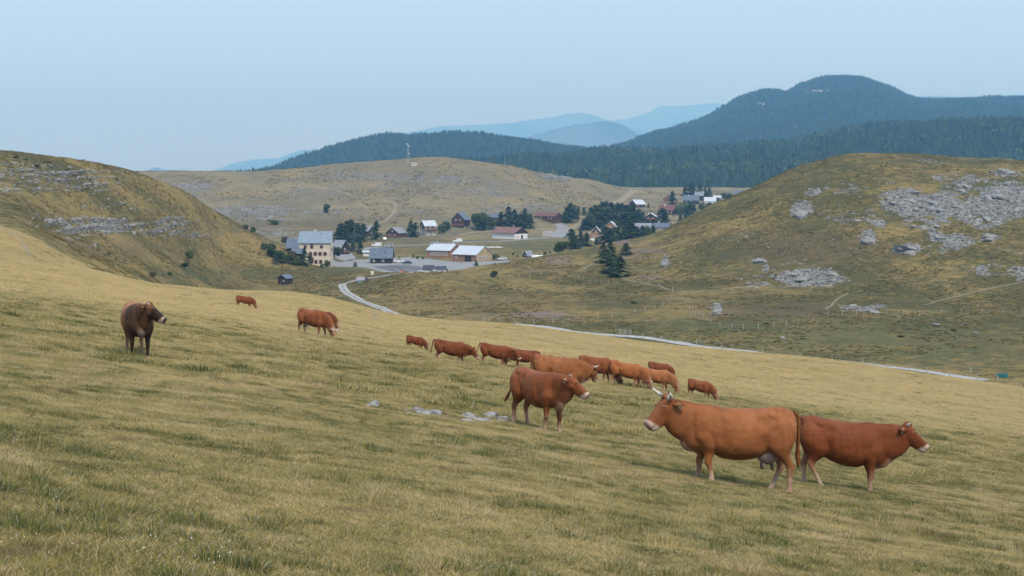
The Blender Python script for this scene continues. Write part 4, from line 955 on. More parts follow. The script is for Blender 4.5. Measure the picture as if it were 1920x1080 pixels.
m.add(vv, [(j*(N+1)+i, j*(N+1)+i+1, (j+1)*(N+1)+i+1, (j+1)*(N+1)+i) for j in range(4) for i in range(N)]); m.build('sheet', MV['frame'], r, True)
m = MB(); m.box(-3.6, 3.6, -1.5, 1.5, -.6, .25); m.build('stack', MV['post'], r)

# ------------------------------------------------------------------ roads, tracks, yards: sheets laid on the ground
def road_mat(name, a, b_, sc_=.5, rut=False):
    t = NT(name, .95, .1); p = t.pos(); n = t.noise(sc_, 5, .65, p)
    t.color(t.mix(t.ramp(n, .3, .7), a, b_)); return t.m
M_gravel = road_mat('white_gravel', (.29, .28, .255, 1), (.47, .46, .43, 1), .9)
M_asph = road_mat('old_asphalt', (.22, .215, .21, 1), (.32, .315, .30, 1), .25)
M_dark = road_mat('dark_asphalt', (.10, .10, .105, 1), (.17, .165, .165, 1), .3)
M_dirt = road_mat('dirt_track', (.23, .19, .115, 1), (.33, .275, .18, 1), .6)
M_verge = road_mat('verge_grass', (.10, .11, .045, 1), (.20, .17, .075, 1), .4)
def smooth_line(pts_, n):
    a = np.array(pts_, float); d = np.concatenate([[0], np.cumsum(np.linalg.norm(np.diff(a, axis=0), axis=1))]); t = np.linspace(0, d[-1], n)
    return np.stack([pchip(d, a[:, 0], t), pchip(d, a[:, 1], t)], 1)
def ribbon(name, pix, width, mat, y0=262, lift=.10, wob=.12, step=2.0, kind='structure', parent=None, y1=3000):
    base_ = [(lambda q: (q.x, q.y))(G.hit(px, py, y0, y1)) for px, py in pix]
    ln = sum(math.dist(a, b_) for a, b_ in zip(base_[:-1], base_[1:])); c = smooth_line(base_, max(8, int(ln/step)))
    d = np.gradient(c, axis=0); d /= np.linalg.norm(d, axis=1)[:, None]; nrm = np.stack([-d[:, 1], d[:, 0]], 1)
    w = width*.5*(1+wob*(vnoise(c[:, 0]*.3, c[:, 1]*.3, 3)-.5)*2); K = 6; V = []
    for k in range(K+1):
        q = c+nrm*(w*(2*k/K-1))[:, None]; V.append(np.stack([q[:, 0], q[:, 1], G.h(q[:, 0], q[:, 1])+lift], 1))
    V = np.stack(V, 1).reshape(-1, 3); n = len(c); a = (np.arange(n-1)[:, None]*(K+1)+np.arange(K)[None, :]).ravel()
    o = link(name, fast_mesh(name, V, np.stack([a, a+K+1, a+K+2, a+1], 1)), mat, parent, True); o['kind'] = kind; return o
def yard(name, poly, mat, y0=500, lift=.08, cell=1.2):
    q = np.array([(lambda v: (v.x, v.y))(G.hit(px, py, y0)) for px, py in poly])
    xs = np.arange(q[:, 0].min(), q[:, 0].max(), cell); ys = np.arange(q[:, 1].min(), q[:, 1].max(), cell)
    XX, YY_ = np.meshgrid(xs, ys); x2 = XX+cell/2; y2 = YY_+cell/2
    ins = np.zeros(XX.shape, bool)
    for i in range(len(q)):
        a, b_ = q[i], q[(i+1) % len(q)]
        if a[1] == b_[1]: continue
        ins ^= ((a[1] > y2) != (b_[1] > y2)) & (x2+(vnoise(x2*.5, y2*.5, 8)-.5)*1.2 < (b_[0]-a[0])*(y2-a[1])/(b_[1]-a[1])+a[0])
    V = np.stack([XX, YY_, G.h(XX, YY_)+lift], -1); ny, nx = XX.shape; idx = np.arange(ny*nx).reshape(ny, nx)
    m_ = ins[:-1, :-1]; a = idx[:-1, :-1][m_]; 
    o = link(name, fast_mesh(name, V.reshape(-1, 3), np.stack([a, a+1, a+nx+1, a+nx], 1)), mat, None, True); tag(o, kind='structure'); return o
tr = ribbon('track', [(745, 514), (720, 518), (690, 522), (664, 527), (643, 533), (645, 543), (655, 552), (672, 562), (700, 573), (725, 583), (747, 592), (775, 598), (820, 603)], 2.7, M_gravel, 300)
ribbon('track', [(690, 522), (664, 527), (643, 533), (645, 543), (655, 552), (672, 562), (700, 573), (725, 583), (747, 592), (775, 598)], .8, M_asph, 300, .14, .5)
ribbon('track', [(820, 603), (900, 607), (975, 610), (1050, 619), (1120, 627), (1230, 637), (1330, 652), (1400, 660), (1480, 671), (1560, 677), (1650, 687), (1740, 698), (1790, 706), (1850, 714)], 2.7, M_gravel, 262, .12)
ribbon('road', [(590, 455), (660, 470), (705, 464), (760, 461), (815, 458), (880, 454), (945, 452), (1010, 447), (1050, 444), (1075, 440)], 6.5, M_asph, 620)
ribbon('road', [(1046, 446), (1052, 436), (1056, 428), (1048, 420), (1038, 413)], 8.5, M_asph, 700)
ribbon('road', [(700, 448), (760, 445), (830, 441), (880, 437), (925, 434), (990, 430), (1050, 430)], 3.6, M_dirt, 700)
ribbon('road', [(1058, 434), (1085, 421), (1110, 408)], 5.0, M_dirt, 700)
ribbon('road', [(1150, 381), (1168, 372), (1182, 362), (1200, 356)], 5.5, M_dirt, 1000)
ribbon('footpath', [(668, 434), (695, 422), (725, 412), (737, 400), (742, 390), (735, 380), (715, 374)], 1.9, M_dirt, 880)
ribbon('footpath', [(560, 350), (600, 352), (640, 360), (680, 370), (740, 372)], 1.6, M_dirt, 900)
ribbon('footpath', [(2, 425), (25, 440), (42, 455), (52, 470), (56, 482)], 1.0, M_dirt, 150)
ribbon('footpath', [(1735, 572), (1770, 562), (1810, 552), (1850, 543), (1890, 535), (1925, 528)], .5, M_dirt, 400)
ribbon('footpath', [(1548, 590), (1556, 575), (1568, 563), (1590, 550)], .5, M_dirt, 400)
ribbon('footpath', [(1160, 487), (1200, 476), (1240, 465), (1290, 450)], .7, M_dirt, 400)
ribbon('footpath', [(1088, 508), (1105, 498), (1118, 490)], .6, M_dirt, 400)
ribbon('footpath', [(1160, 520), (1220, 535), (1300, 548), (1370, 541), (1450, 538), (1560, 537)], .8, M_dirt, 400)
yard('car_park', [(640, 492), (668, 487), (700, 486), (770, 482), (860, 492), (960, 488), (955, 498), (880, 506), (835, 512), (780, 517), (735, 516), (690, 503), (655, 501), (622, 500), (622, 488)], M_asph, 560, .07)
yard('car_park_patch', [(700, 500), (735, 497), (790, 500), (800, 508), (780, 512), (738, 510)], M_dark, 560, .11)
yard('yard', [(630, 468), (655, 472), (668, 484), (645, 490), (628, 484)], M_asph, 600, .06)
# ------------------------------------------------------------------ trees and bushes of the village
M_trunk = simple('bark', (.12, .085, .06), .95, .1, .3, 3)
def needles(name, dark, light):
    t = NT(name, .75, .15); p = t.obj(); r = t.node('ShaderNodeObjectInfo').outputs['Random']; tn = t.attr('tone').outputs['Fac']
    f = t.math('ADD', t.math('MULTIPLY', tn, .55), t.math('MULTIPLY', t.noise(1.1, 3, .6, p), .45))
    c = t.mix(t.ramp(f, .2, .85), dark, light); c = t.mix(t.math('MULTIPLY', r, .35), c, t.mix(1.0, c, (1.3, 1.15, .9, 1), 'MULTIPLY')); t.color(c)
    return t.m
NEED = [needles('spruce_needles', (.022, .042, .022, 1), (.070, .110, .045, 1)), needles('pine_needles', (.028, .048, .020, 1), (.085, .120, .044, 1)),
        needles('blue_spruce_needles', (.035, .060, .058, 1), (.10, .145, .135, 1)), needles('leafy_bush_foliage', (.045, .070, .022, 1), (.13, .17, .05, 1)),
        needles('brown_bush_foliage', (.05, .045, .025, 1), (.13, .11, .055, 1))]
def cards(P_, U_, W_, name, tone):
    n = len(P_); V = np.stack([P_-U_*.5-W_*.5*.6, P_-U_*.35+W_*.5, P_+U_*.6+W_*.12, P_+U_*.35-W_*.5*.8], 1).reshape(-1, 3)
    b_ = np.arange(n)*4; me = fast_mesh(name, V, np.stack([b_, b_+1, b_+2, b_+3], 1))
    at = me.attributes.new('tone', 'FLOAT', 'POINT'); at.data.foreach_set('value', np.repeat(tone, 4).astype(np.float32)); return me
def conifer_crown(seed, n=2600, wide=.26, h=1.0, ragged=.25, bare=.06):
    g = np.random.default_rng(seed); nb = 95
    t = np.sort(g.random(nb)**.85)                           # height of each bough
    az = g.random(nb)*6.28; ln = (wide*(1-t)**.75+.015)*(1-ragged+2*ragged*g.random(nb))
    k = g.integers(0, nb, n); w_ = (1-t[k])**.5*g.random(n) + 0; k = np.where(g.random(n) < .35, np.clip((nb*g.random(n)**1.6).astype(int), 0, nb-1), k)
    s_ = g.random(n)**.6; r = ln[k]*s_; z = bare+(1-bare)*t[k]*.97-ln[k]*.32*s_**1.5+(g.random(n)-.5)*.022
    a = az[k]+(g.random(n)-.5)*.5*(1.2-.6*s_); P_ = np.stack([r*np.cos(a), r*np.sin(a), np.maximum(z, .01)], 1)
    out = np.stack([np.cos(a), np.sin(a), -.35+.3*(g.random(n)-.5)], 1); side = np.stack([-np.sin(a), np.cos(a), (g.random(n)-.5)*.8], 1)
    sz = (.035+.035*g.random(n))[:, None]; tip = g.random(n) < .02
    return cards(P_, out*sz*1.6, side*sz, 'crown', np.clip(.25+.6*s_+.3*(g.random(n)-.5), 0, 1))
def bush_crown(seed, n=1500, w=.42, lobes=7, z0=.08):
    g = np.random.default_rng(seed); c = np.stack([(g.random(lobes)-.5)*w*1.1, (g.random(lobes)-.5)*w*1.1, .35+.42*g.random(lobes)], 1); rad = .15+.14*g.random(lobes)
    k = g.integers(0, lobes, n); d = g.normal(size=(n, 3)); d /= np.linalg.norm(d, axis=1)[:, None]; r = rad[k]*(.65+.4*g.random(n))
    P_ = c[k]+d*r[:, None]; P_[:, 2] = np.clip(P_[:, 2], z0*g.random(n), 1.02)
    u = g.normal(size=(n, 3)); u /= np.linalg.norm(u, axis=1)[:, None]; w_ = np.cross(u, g.normal(size=(n, 3))); w_ /= np.linalg.norm(w_, axis=1)[:, None]
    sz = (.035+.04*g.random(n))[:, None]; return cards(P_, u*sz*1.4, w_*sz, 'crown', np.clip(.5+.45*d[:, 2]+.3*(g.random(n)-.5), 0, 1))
def trunk(h, r, seed, limbs=5):
    g = random.Random(seed); m = MB(); m.bar((0, 0, -.06), (g.uniform(-.01, .01), g.uniform(-.01, .01), h), r, 7, r*.25)
    for i in range(limbs):
        z = h*(.3+.6*i/limbs); a = g.random()*6.28; l_ = .13*(1-z)+.04; m.bar((0, 0, z), (math.cos(a)*l_, math.sin(a)*l_, z+.03), r*.35, 4, r*.1)
    return m.mesh('trunk')
KIND = {}
def kind(key, crowns, tr, mats): KIND[key] = [(c, tr, m) for c in crowns for m in mats]
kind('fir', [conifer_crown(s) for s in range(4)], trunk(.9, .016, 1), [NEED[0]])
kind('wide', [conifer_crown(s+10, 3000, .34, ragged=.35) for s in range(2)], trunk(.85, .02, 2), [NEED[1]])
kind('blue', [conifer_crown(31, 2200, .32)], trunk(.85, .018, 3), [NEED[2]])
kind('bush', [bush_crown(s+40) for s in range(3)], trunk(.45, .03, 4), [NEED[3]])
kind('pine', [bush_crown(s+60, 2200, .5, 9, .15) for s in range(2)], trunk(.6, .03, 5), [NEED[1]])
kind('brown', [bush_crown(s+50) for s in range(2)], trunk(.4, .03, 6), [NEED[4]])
for k_ in KIND.values():
    for c, t_, m in k_:
        if len(c.materials) == 0: c.materials.append(m)
        if len(t_.materials) == 0: t_.materials.append(M_trunk)
NM = dict(fir=('conifer', 'conifer'), wide=('conifer', 'conifer'), blue=('blue_spruce', 'conifer'), bush=('bush', 'bush'), pine=('pine_tree', 'pine'), brown=('bush', 'bush'))
trr = random.Random(5)
def w_ok(px): return 1095 < px < 1245 or 635 < px < 685
def tree(px, py, hpx, kd, label, group, y0=560, wide=1.0):
    p = G.hit(px, py, y0); h = hpx*p.y/F; c, t_, m = KIND[kd][trr.randrange(len(KIND[kd]))]
    r = empty(NM[kd][0], (p.x, p.y, p.z-.1), trr.random()*6.28); tag(r, label, NM[kd][1], group)
    for nm, me in (('crown', c), ('trunk', t_)):
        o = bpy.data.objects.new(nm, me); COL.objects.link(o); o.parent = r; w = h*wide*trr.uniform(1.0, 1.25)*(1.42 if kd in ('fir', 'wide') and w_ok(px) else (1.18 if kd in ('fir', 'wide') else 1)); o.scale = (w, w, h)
    return r
ORD = ['first', 'second', 'third', 'fourth', 'fifth', 'sixth', 'seventh', 'eighth', 'ninth', 'tenth', 'eleventh', 'twelfth', 'thirteenth', 'fourteenth', 'fifteenth', 'sixteenth']
def grove(lst, label0, group, y0=560):
    for i, q in enumerate(sorted(lst, key=lambda q: q[0])):
        label = label0+(', left one' if i == 0 else ', right one') if len(lst) == 2 else '%s, %s from left' % (label0, ORD[i])
        tree(q[0], q[1], q[2], q[3] if len(q) > 3 else 'fir', label, group, y0, q[4] if len(q) > 4 else 1.0)
grove([(640,456,38,'fir',1.3),(651,453,40,'fir',1.2),(659,456,46,'fir',1.2),(671,453,36,'fir',1.2),(681,449,31),(634,452,26)], 'dark conifer clustered right of the cream hotel', 'conifers right of the cream hotel')
tree(706, 450, 38, 'fir', 'single tall conifer at the right end of the dark cluster, beside a white vehicle', None)
tree(664, 464, 28, 'blue', 'pale blue green spruce in front of the dark conifer cluster', None)
grove([(676,476,22),(661,472,16,'wide')], 'small conifer between the dark cluster and the blue roofed hall', 'small conifers near the hall')
tree(666, 500, 10, 'wide', 'tiny conifer at the roadside between hotel and hall', None)
tree(571, 499, 36, 'fir', 'slim conifer standing against the left half of the cream hotel wall', None, 560, .8)
tree(583, 499, 25, 'brown', 'thin brownish young tree against the middle of the cream hotel wall', None, 560, .6)
tree(613, 502, 15, 'bush', 'dark green bush under the right corner of the cream hotel', None)
tree(604, 503, 9, 'bush', 'low dark bush before the cream hotel door', None)
tree(628, 484, 23, 'pine', 'round dark tree at the right corner of the cream hotel', None)
grove([(510,482,27,'pine',1.0),(527,493,25,'pine',1.1),(546,496,27,'brown',1.1),(536,494,20,'bush',1.2),(519,484,18,'bush'),(556,498,18,'bush')], 'bushy dark tree in the thicket left of the cream hotel', 'thicket left of the hotel')
tree(496, 469, 15, 'bush', 'small dark bush at the upper left end of the thicket', None)
tree(516, 496, 19, 'blue', 'small blue green spruce at the foot of the thicket', None)
tree(535, 460, 18, 'brown', 'small tree left of the slate blue wing roof', None)
grove([(770,444,33),(779,445,29)], 'conifer of the pair left of the tall white roofed chalet', 'conifer pair left of the white roofed chalet', 800)
grove([(830,439,20,'bush'),(838,433,19,'pine')], 'dark bushy tree between white roofed and piered chalets', 'bushy trees between two chalets', 800)
grove([(897,431,32,'pine'),(907,432,34,'pine'),(916,430,24,'pine')], 'round dark tree at left above the white farmhouse', 'round trees above the farmhouse', 800)
grove([(940,423,27,'fir',1.2),(953,426,40),(965,425,34),(976,427,28,'fir',1.2),(984,427,38),(995,428,28)], 'conifer in the row above the white farmhouse', 'conifer row above the farmhouse', 800)
grove([(1063,417,31),(1070,416,36,'fir',1.2),(1077,409,26),(1058,418,22)], 'conifer in the clump right of the long red building', 'clump right of the red roofed building', 850)
grove([(1084,402,16),(1095,403,16)], 'small conifer apart on the slope above the fork', 'two small conifers above the fork', 900)
grove([(1097,432,24),(1109,427,40),(1116,426,43,'wide'),(1128,423,46,'wide',.9),(1137,419,43),(1146,421,43),(1157,416,35),(1166,423,44),(1176,426,43),(1185,427,45),(1197,430,40),(1205,423,28),(1103,430,30,'pine'),(1150,424,36,'wide'),(1190,430,34,'wide')],
      'tall conifer in the wood above the A-frame chalet', 'wood at the middle of the village', 850)
grove([(1045,475,19,'bush'),(1056,474,25,'bush',1.1)], 'rounded green bush beside the roadside conifers', 'green bushes of the roadside clump', 600)
grove([(1071,466,38,'fir',1.2),(1079,467,27),(1089,462,30),(1100,462,27)], 'dark roadside conifer left of the A-frame chalet', 'roadside conifer clump', 620)
grove([(1088,470,15,'blue',1.2),(1070,474,10,'blue',1.4)], 'pale grey green shrub among the roadside conifers', 'pale shrubs', 600)
tree(1119, 458, 14, 'fir', 'small round conifer on the lawn before the A-frame chalet', None, 700, 1.2)
grove([(1135,462,38,'fir',1.3),(1148,462,36,'fir',1.2),(1160,456,40,'wide'),(1171,456,34),(1181,458,42,'fir',1.3),(1190,456,34,'fir',1.2),(1205,452,30),(1213,447,24,'bush'),(1197,455,30,'wide'),(1142,458,30,'wide'),(1224,445,24)],
      'conifer in the dark row behind the hill shoulder', 'dark front row of conifers', 700)
tree(1132, 492, 36, 'wide', 'ragged open conifer at the left of the pair above the bright green firs', None, 380, 1.0)
tree(1145, 490, 38, 'wide', 'second ragged conifer, right one of the pair above the bright green firs', None, 380, .9)
tree(1144, 512, 30, 'fir', 'dark green fir at the lower left of the pair on the slope', None, 380, 1.4)
tree(1162, 518, 40, 'fir', 'full green fir at the lower right of the pair on the slope', None, 380, 1.4)
tree(1174, 478, 24, 'fir', 'single bright green young fir on the hill shoulder', None, 380, 1.3)
tree(1261, 388, 31, 'fir', 'tall conifer in front of the light timber chalet of the upper village', None, 1000)
grove([(1242,424,35,'fir',1.3),(1247,421,28),(1235,427,18),(1177,420,30)], 'conifer beside the chalet with the wide balcony', 'conifers beside the balconied chalet', 900)
grove([(1281,402,25,'bush',1.1),(1295,412,34,'fir',1.2),(1301,406,24),(1276,416,15,'wide'),(1288,409,20),(1272,404,18,'bush')], 'conifer below the broad slate blue roof', 'conifers below the slate roof', 950)
tree(1319, 396, 18, 'bush', 'rounded tree beside the small brown gabled hut', None, 1000)
grove([(1285,368,21),(1294,366,25,'fir',1.2),(1300,366,22),(1312,368,25,'fir',1.1),(1322,369,20),(1330,369,20)], 'tall conifer on the skyline of the upper village', 'skyline conifers of the upper village', 1250)
grove([(1359,375,16,'bush'),(1367,376,14,'pine'),(1373,375,12,'bush'),(1347,379,10,'bush')], 'dark bushy tree at the top end of the village', 'bushy trees at the top end', 1150)
tree(1216, 389, 8, 'fir', 'tiny conifer in the open beside the lone tin roofed barn', None, 1000)
tree(1158, 388, 10, 'fir', 'small conifer left of the lone tin roofed barn', None, 1000)
tree(353, 488, 22, 'bush', 'larger of two round green bushes at the foot of the rocky left hill', None, 330)
tree(346, 503, 16, 'bush', 'smaller bush just below the round green bush on the left hill foot', None, 330)
tree(287, 522, 14, 'brown', 'olive brown bush at the bottom of the left valley', None, 330)
tree(318, 516, 8, 'bush', 'low dark bush on the valley floor left of the hut', None, 330, 1.3)
grove([(217,489,8),(204,479,7)], 'low green bush on the lower left slope', 'two low bushes on the left slope', 330)
grove([(460,431,12,'bush'),(474,436,12,'bush')], 'dark bush on the shoulder of the left hill', 'two bushes on the hill shoulder', 500)
tree(613, 399, 17, 'pine', 'lone dark tree on the limestone ledges behind the cream hotel', None, 900)
tree(513, 421, 11, 'bush', 'broad dark shrub on the ledges behind the left hill', None, 900, 2.2)
tree(926, 521, 14, 'pine', 'small dark tree on the left of the knoll above the track', None, 380)
tree(1189, 569, 7, 'bush', 'low green juniper in the dry slope below the firs', None, 300, 2.0)
grove([(28,296,5,'bush',3),(50,300,4,'bush',3),(90,305,4,'bush',4),(68,312,5,'bush',3),(125,319,4,'bush',3.5),(155,301,3,'bush',3.5),(140,331,3,'bush',3),(218,335,3,'bush',3),(195,311,3,'bush',3.5)], 'flat dark juniper patch near the left crest', 'juniper patches on the left crest', 330)
grove([(775,484,9),(783,486,7,'bush'),(793,486,6,'bush'),(748,487,6,'bush'),(912,487,9,'bush'),(925,486,12,'bush',1.3),(935,484,8,'bush'),(893,499,12,'wide',.9),(1012,480,6,'bush'),(1022,478,7,'bush'),(1032,476,6,'bush'),(962,479,6,'brown'),(970,482,5,'bush')],
      'small shrub in the field around the barns', 'small shrubs around the barns', 600)
grove([(1505,636,4,'bush',3.0),(1690,632,5,'bush',3.2),(1789,620,6,'bush',2.2),(1437,608,5,'bush',2)], 'yellow green broom cushion on the slope beyond the track', 'broom cushions', 280)

# ------------------------------------------------------------------ mast, poles, fences, gates
p = G.hit(765, 309, 1000, 1300); r = empty('radio_mast', p); tag(r, 'slim grey lattice radio mast on top of the plateau', 'mast')
m = MB(); h = 17.5; w = .75
for sx, sy in ((-1, -1), (1, -1), (0, 1)): m.bar((sx*w, sy*w, -1), (sx*w*.45, sy*w*.45, h), .09, 5)
for k in range(18):
    z0, z1 = h*k/18, h*(k+1)/18; f0, f1 = w*(1-.55*k/18), w*(1-.55*(k+1)/18); c = [(-1, -1), (1, -1), (0, 1)]
    for i in range(3):
        a, b_ = c[i], c[(i+1) % 3]; m.bar((a[0]*f0, a[1]*f0, z0), (b_[0]*f1, b_[1]*f1, z1), .045, 4)
m.build('lattice', MV['metal'], r)
for z, s in ((16.8, -1), (15.2, 1), (9.0, 1)):
    m = MB(); m.bar((s*.5, -.5, z), (s*1.1, -.9, z), .55, 10, .5); m.build('dish_antenna', MV['frame'], r)
m = MB(); m.bar((0, 0, h), (0, 0, h+2), .06, 5); m.build('whip_antenna', MV['metal'], r)
p = G.hit(777, 311, 1000, 1300); r = empty('equipment_cabin', p, R(-8)); tag(r, 'small cream box cabin beside the radio mast', 'cabin')
m = MB(); m.box(-2, 2, -1.3, 1.3, -1, 2.6); m.build('wall', MV['cream'], r); m = MB(); m.box(-2.2, 2.2, -1.5, 1.5, 2.61, 2.8); m.build('roof', MV['frame'], r); m = MB(); m.box(-.5, .5, -1.36, -1.303, 0, 2.1); m.build('door', MV['greywall'], r)
def pole(px, py, hpx, y0, label, arm=False, mat='post', y1=3000):
    p = G.hit(px, py, y0, y1); h = hpx*p.y/F; r = empty('pole', p); tag(r, label, 'pole')
    m = MB(); m.bar((0, 0, -.5), (0, 0, h), .16, 7, .10); m.build('post', MV[mat], r)
    if arm: m = MB(); m.bar((-.7, 0, h-.5), (.7, 0, h-.5), .07, 5); m.build('crossarm', MV[mat], r)
pole(947, 307, 16, 1000, 'single pale pole on the right shoulder of the plateau crest', True, y1=1400)
pole(664, 463, 30, 640, 'tall pale pole in front of the dark conifer cluster')
pole(790, 445, 24, 800, 'slim grey pole left of the tall white roofed chalet')
M_wire = simple('fence_wire', (.25, .25, .25), .5, .4, .1, 2, .5)
def fence(posts, label, y0=262, h=1.25, group=None):
    q = [G.hit(px, py, y0) for px, py in posts]; r = empty('fence', q[0]); tag(r, label, 'fence', group); o = q[0]
    tops = []
    for i, p_ in enumerate(q):
        g = random.Random(i*7+len(q)); m = MB(); d = p_-o; lean = (g.uniform(-.05, .05), g.uniform(-.05, .05)); hh = h*g.uniform(.9, 1.12)
        m.bar((d.x, d.y, d.z-.4), (d.x+lean[0], d.y+lean[1], d.z+hh), .085, 6, .075); m.build('post', MV['post'], r); tops.append(Vector((d.x, d.y, d.z)))
    for z in (.45, .95):
        m = MB()
        for a, b_ in zip(tops[:-1], tops[1:]):
            n = max(2, int((b_-a).length/8)); P_ = []
            for k in range(n+1):
                c = a.lerp(b_, k/n); gz = float(G.h(c.x+o.x, c.y+o.y))-o.z; P_.append(Vector((c.x, c.y, max(gz, c.z-1.5)+z)))
            for c, e in zip(P_[:-1], P_[1:]): m.bar(c, e, .012, 3)
        m.build('wire', M_wire, r)
    return r
fence([(853,601),(880,603),(907,605),(935,605),(964,605),(1000,607),(1036,606),(1065,606),(1095,603),(1122,599),(1148,595),(1170,591),(1190,587),(1210,584),(1228,580),(1243,574),(1256,569),(1259,560),(1261,550)], 'fence of pale posts rising from the track along the edge of the brown knoll')
fence([(1293,582),(1299,586),(1304,589),(1311,594),(1318,597),(1326,602),(1332,607),(1350,613),(1372,615),(1394,618),(1422,617),(1450,614),(1474,611),(1497,607),(1525,601),(1552,593),(1580,591),(1606,590),(1634,589),(1663,589),(1694,590),(1724,588),(1765,588),(1802,587),(1842,586),(1881,585),(1917,587)], 'long fence of pale posts across the foot of the rocky right hill')
fence([(1085,523),(1093,524),(1106,529),(1117,530),(1127,532),(1140,533),(1158,534),(1188,535),(1218,536),(1236,536),(1262,545)], 'short line of pale fence posts below the green firs')
fence([(938,522),(956,523),(973,521),(994,519),(1016,517),(1038,515),(1060,513)], 'faint fence line on the crest of the knoll')
fence([(1172,629),(1205,636),(1240,640),(1306,647),(1353,654),(1430,664),(1500,673),(1560,678),(1618,684),(1665,691),(1703,696),(1738,700),(1781,709),(1833,714),(1870,716),(1905,722)], 'fence of thin posts along the far side of the white track')
fence([(430,503),(445,499),(460,492),(478,487),(492,486),(505,490)], 'thin fence post line left of the hotel thicket', 330, 1.1)
fence([(658,546),(690,558),(726,573),(752,582),(785,592),(812,599)], 'thin fence beside the bend of the white track', 300, 1.0)
fence([(700,604),(706,592)][:2], 'two lone thin posts at the edge of the pasture below the bend', 60, 1.0)
pole(1820, 699, 11, 262, 'single thicker wooden post above the teal trough')
r = empty('field_gate', G.hit(1172, 627, 262), R(-12)); tag(r, 'small blue grey metal field gate beside the white track', 'gate')
m = MB()
for z in (.15, .45, .75, 1.05): m.bar((-1.2, 0, z), (1.2, 0, z), .03, 5)
for x in (-1.2, 0, 1.2): m.bar((x, 0, .1), (x, 0, 1.1), .035, 5)
m.build('gate_bars', MV['metal'], r)
for x in (-1.35, 1.35): m = MB(); m.bar((x, 0, -.4), (x, 0, 1.35), .08, 6); m.build('gate_post', MV['post'], r)
M_teal = simple('teal_plastic', (.03, .17, .17), .4, .4)
r = empty('water_trough', G.hit(1879, 708, 262), R(-15)); tag(r, 'teal plastic water trough by the fence at the right edge', 'trough')
m = MB(); m.add([(-.9, -.35, .05), (.9, -.35, .05), (.9, .35, .05), (-.9, .35, .05), (-1.05, -.5, .75), (1.05, -.5, .75), (1.05, .5, .75), (-1.05, .5, .75), (-.95, -.42, .75), (.95, -.42, .75), (.95, .42, .75), (-.95, .42, .75), (-.85, -.3, .4), (.85, -.3, .4), (.85, .3, .4), (-.85, .3, .4)],
    [(3, 2, 1, 0), (0, 1, 5, 4), (1, 2, 6, 5), (2, 3, 7, 6), (3, 0, 4, 7), (4, 5, 9, 8), (5, 6, 10, 9), (6, 7, 11, 10), (7, 4, 8, 11), (8, 9, 13, 12), (9, 10, 14, 13), (10, 11, 15, 14), (11, 8, 12, 15), (12, 13, 14, 15)]); m.build('tub', M_teal, r)
for x in (-.7, .7): m = MB(); m.box(x-.06, x+.06, -.35, .35, -.3, .06); m.build('foot', MV['metal'], r)

# ------------------------------------------------------------------ vehicles
def paint(name, c): return simple(name, c, .3, .5, .05, 2)
PAINT = dict(white=paint('white_car_paint', (.72, .73, .74)), silver=paint('silver_car_paint', (.38, .42, .48)), navy=paint('dark_blue_car_paint', (.03, .045, .09)), grey=paint('grey_car_paint', (.20, .22, .25)))
def vehicle(px, py, y0, rot, kind_, col, label, name='parked_car', cat='car'):
    p = G.hit(px, py, y0); r = empty(name, (p.x, p.y, p.z+.12), R(rot)); tag(r, label, cat)
    if kind_ == 'car':   prof = [(-2.1, .35), (2.1, .35), (2.12, .68), (1.95, .88), (1.05, .98), (.45, 1.42), (-1.15, 1.46), (-1.85, 1.02), (-2.12, .92)]; gl_ = [(.92, .99), (.42, 1.37), (-1.1, 1.40), (-1.65, 1.04)]; W = .84; L_ = 1.3
    elif kind_ == 'suv': prof = [(-2.2, .4), (2.2, .4), (2.22, .85), (2.0, 1.08), (1.15, 1.15), (.7, 1.68), (-1.9, 1.72), (-2.18, 1.15)]; gl_ = [(1.05, 1.17), (.65, 1.60), (-1.8, 1.63), (-2.0, 1.18)]; W = .92; L_ = 1.38
    else:                prof = [(-2.6, .4), (2.6, .4), (2.62, .95), (2.35, 1.25), (1.75, 1.40), (1.15, 2.15), (-2.55, 2.2), (-2.62, 1.2)]; gl_ = [(1.72, 1.42), (1.2, 2.0), (.5, 2.02), (.5, 1.42)]; W = .98; L_ = 1.7
    m = MB(); m.prism(prof, -W, W); b_ = m.build('body', PAINT[col], r)
    bv = b_.modifiers.new('edge', 'BEVEL'); bv.width = .09; bv.segments = 2; bv.limit_method = 'ANGLE'
    for s in (-1, 1):
        m = MB(); y0_, y1_ = sorted((s*(W+.004), s*(W-.03))); m.prism(gl_, y0_, y1_); m.build('side_window', MV['glass'], r)
        m = MB(); m.box(prof[2][0]-.10, prof[2][0]+.015, s*W*.62-.16, s*W*.62+.16, prof[2][1]-.14, prof[2][1]); m.build('headlight', MV['frame'], r)
    wx = [q for q in gl_]; a, c = wx[0], wx[1]
    m = MB(); m.add([(a[0]+.10, -W*.84, a[1]+.02), (a[0]+.10, W*.84, a[1]+.02), (c[0]+.10, W*.80, c[1]), (c[0]+.10, -W*.80, c[1]), (a[0]-.15, -W*.84, a[1]-.05), (a[0]-.15, W*.84, a[1]-.05), (c[0]-.2, W*.8, c[1]-.1), (c[0]-.2, -W*.8, c[1]-.1)],
                    [(0, 1, 2, 3), (7, 6, 5, 4), (0, 4, 5, 1), (1, 5, 6, 2), (2, 6, 7, 3), (3, 7, 4, 0)]); m.build('windscreen', MV['glass'], r)
    for x in (-L_, L_):
        for s in (-1, 1):
            m = MB(); m.bar((x, s*(W-.2), .33), (x, s*(W+.02), .33), .33, 14); wh = m.build('wheel', MV['tyre'], r, False)
            m = MB(); m.bar((x, s*(W+.021), .33), (x, s*(W+.035), .33), .19, 10); m.build('rim', MV['metal'], wh)
    return r
vehicle(706, 463, 620, 176, 'van', 'white', 'white delivery van on the road in front of the conifer cluster', 'parked_van', 'van')
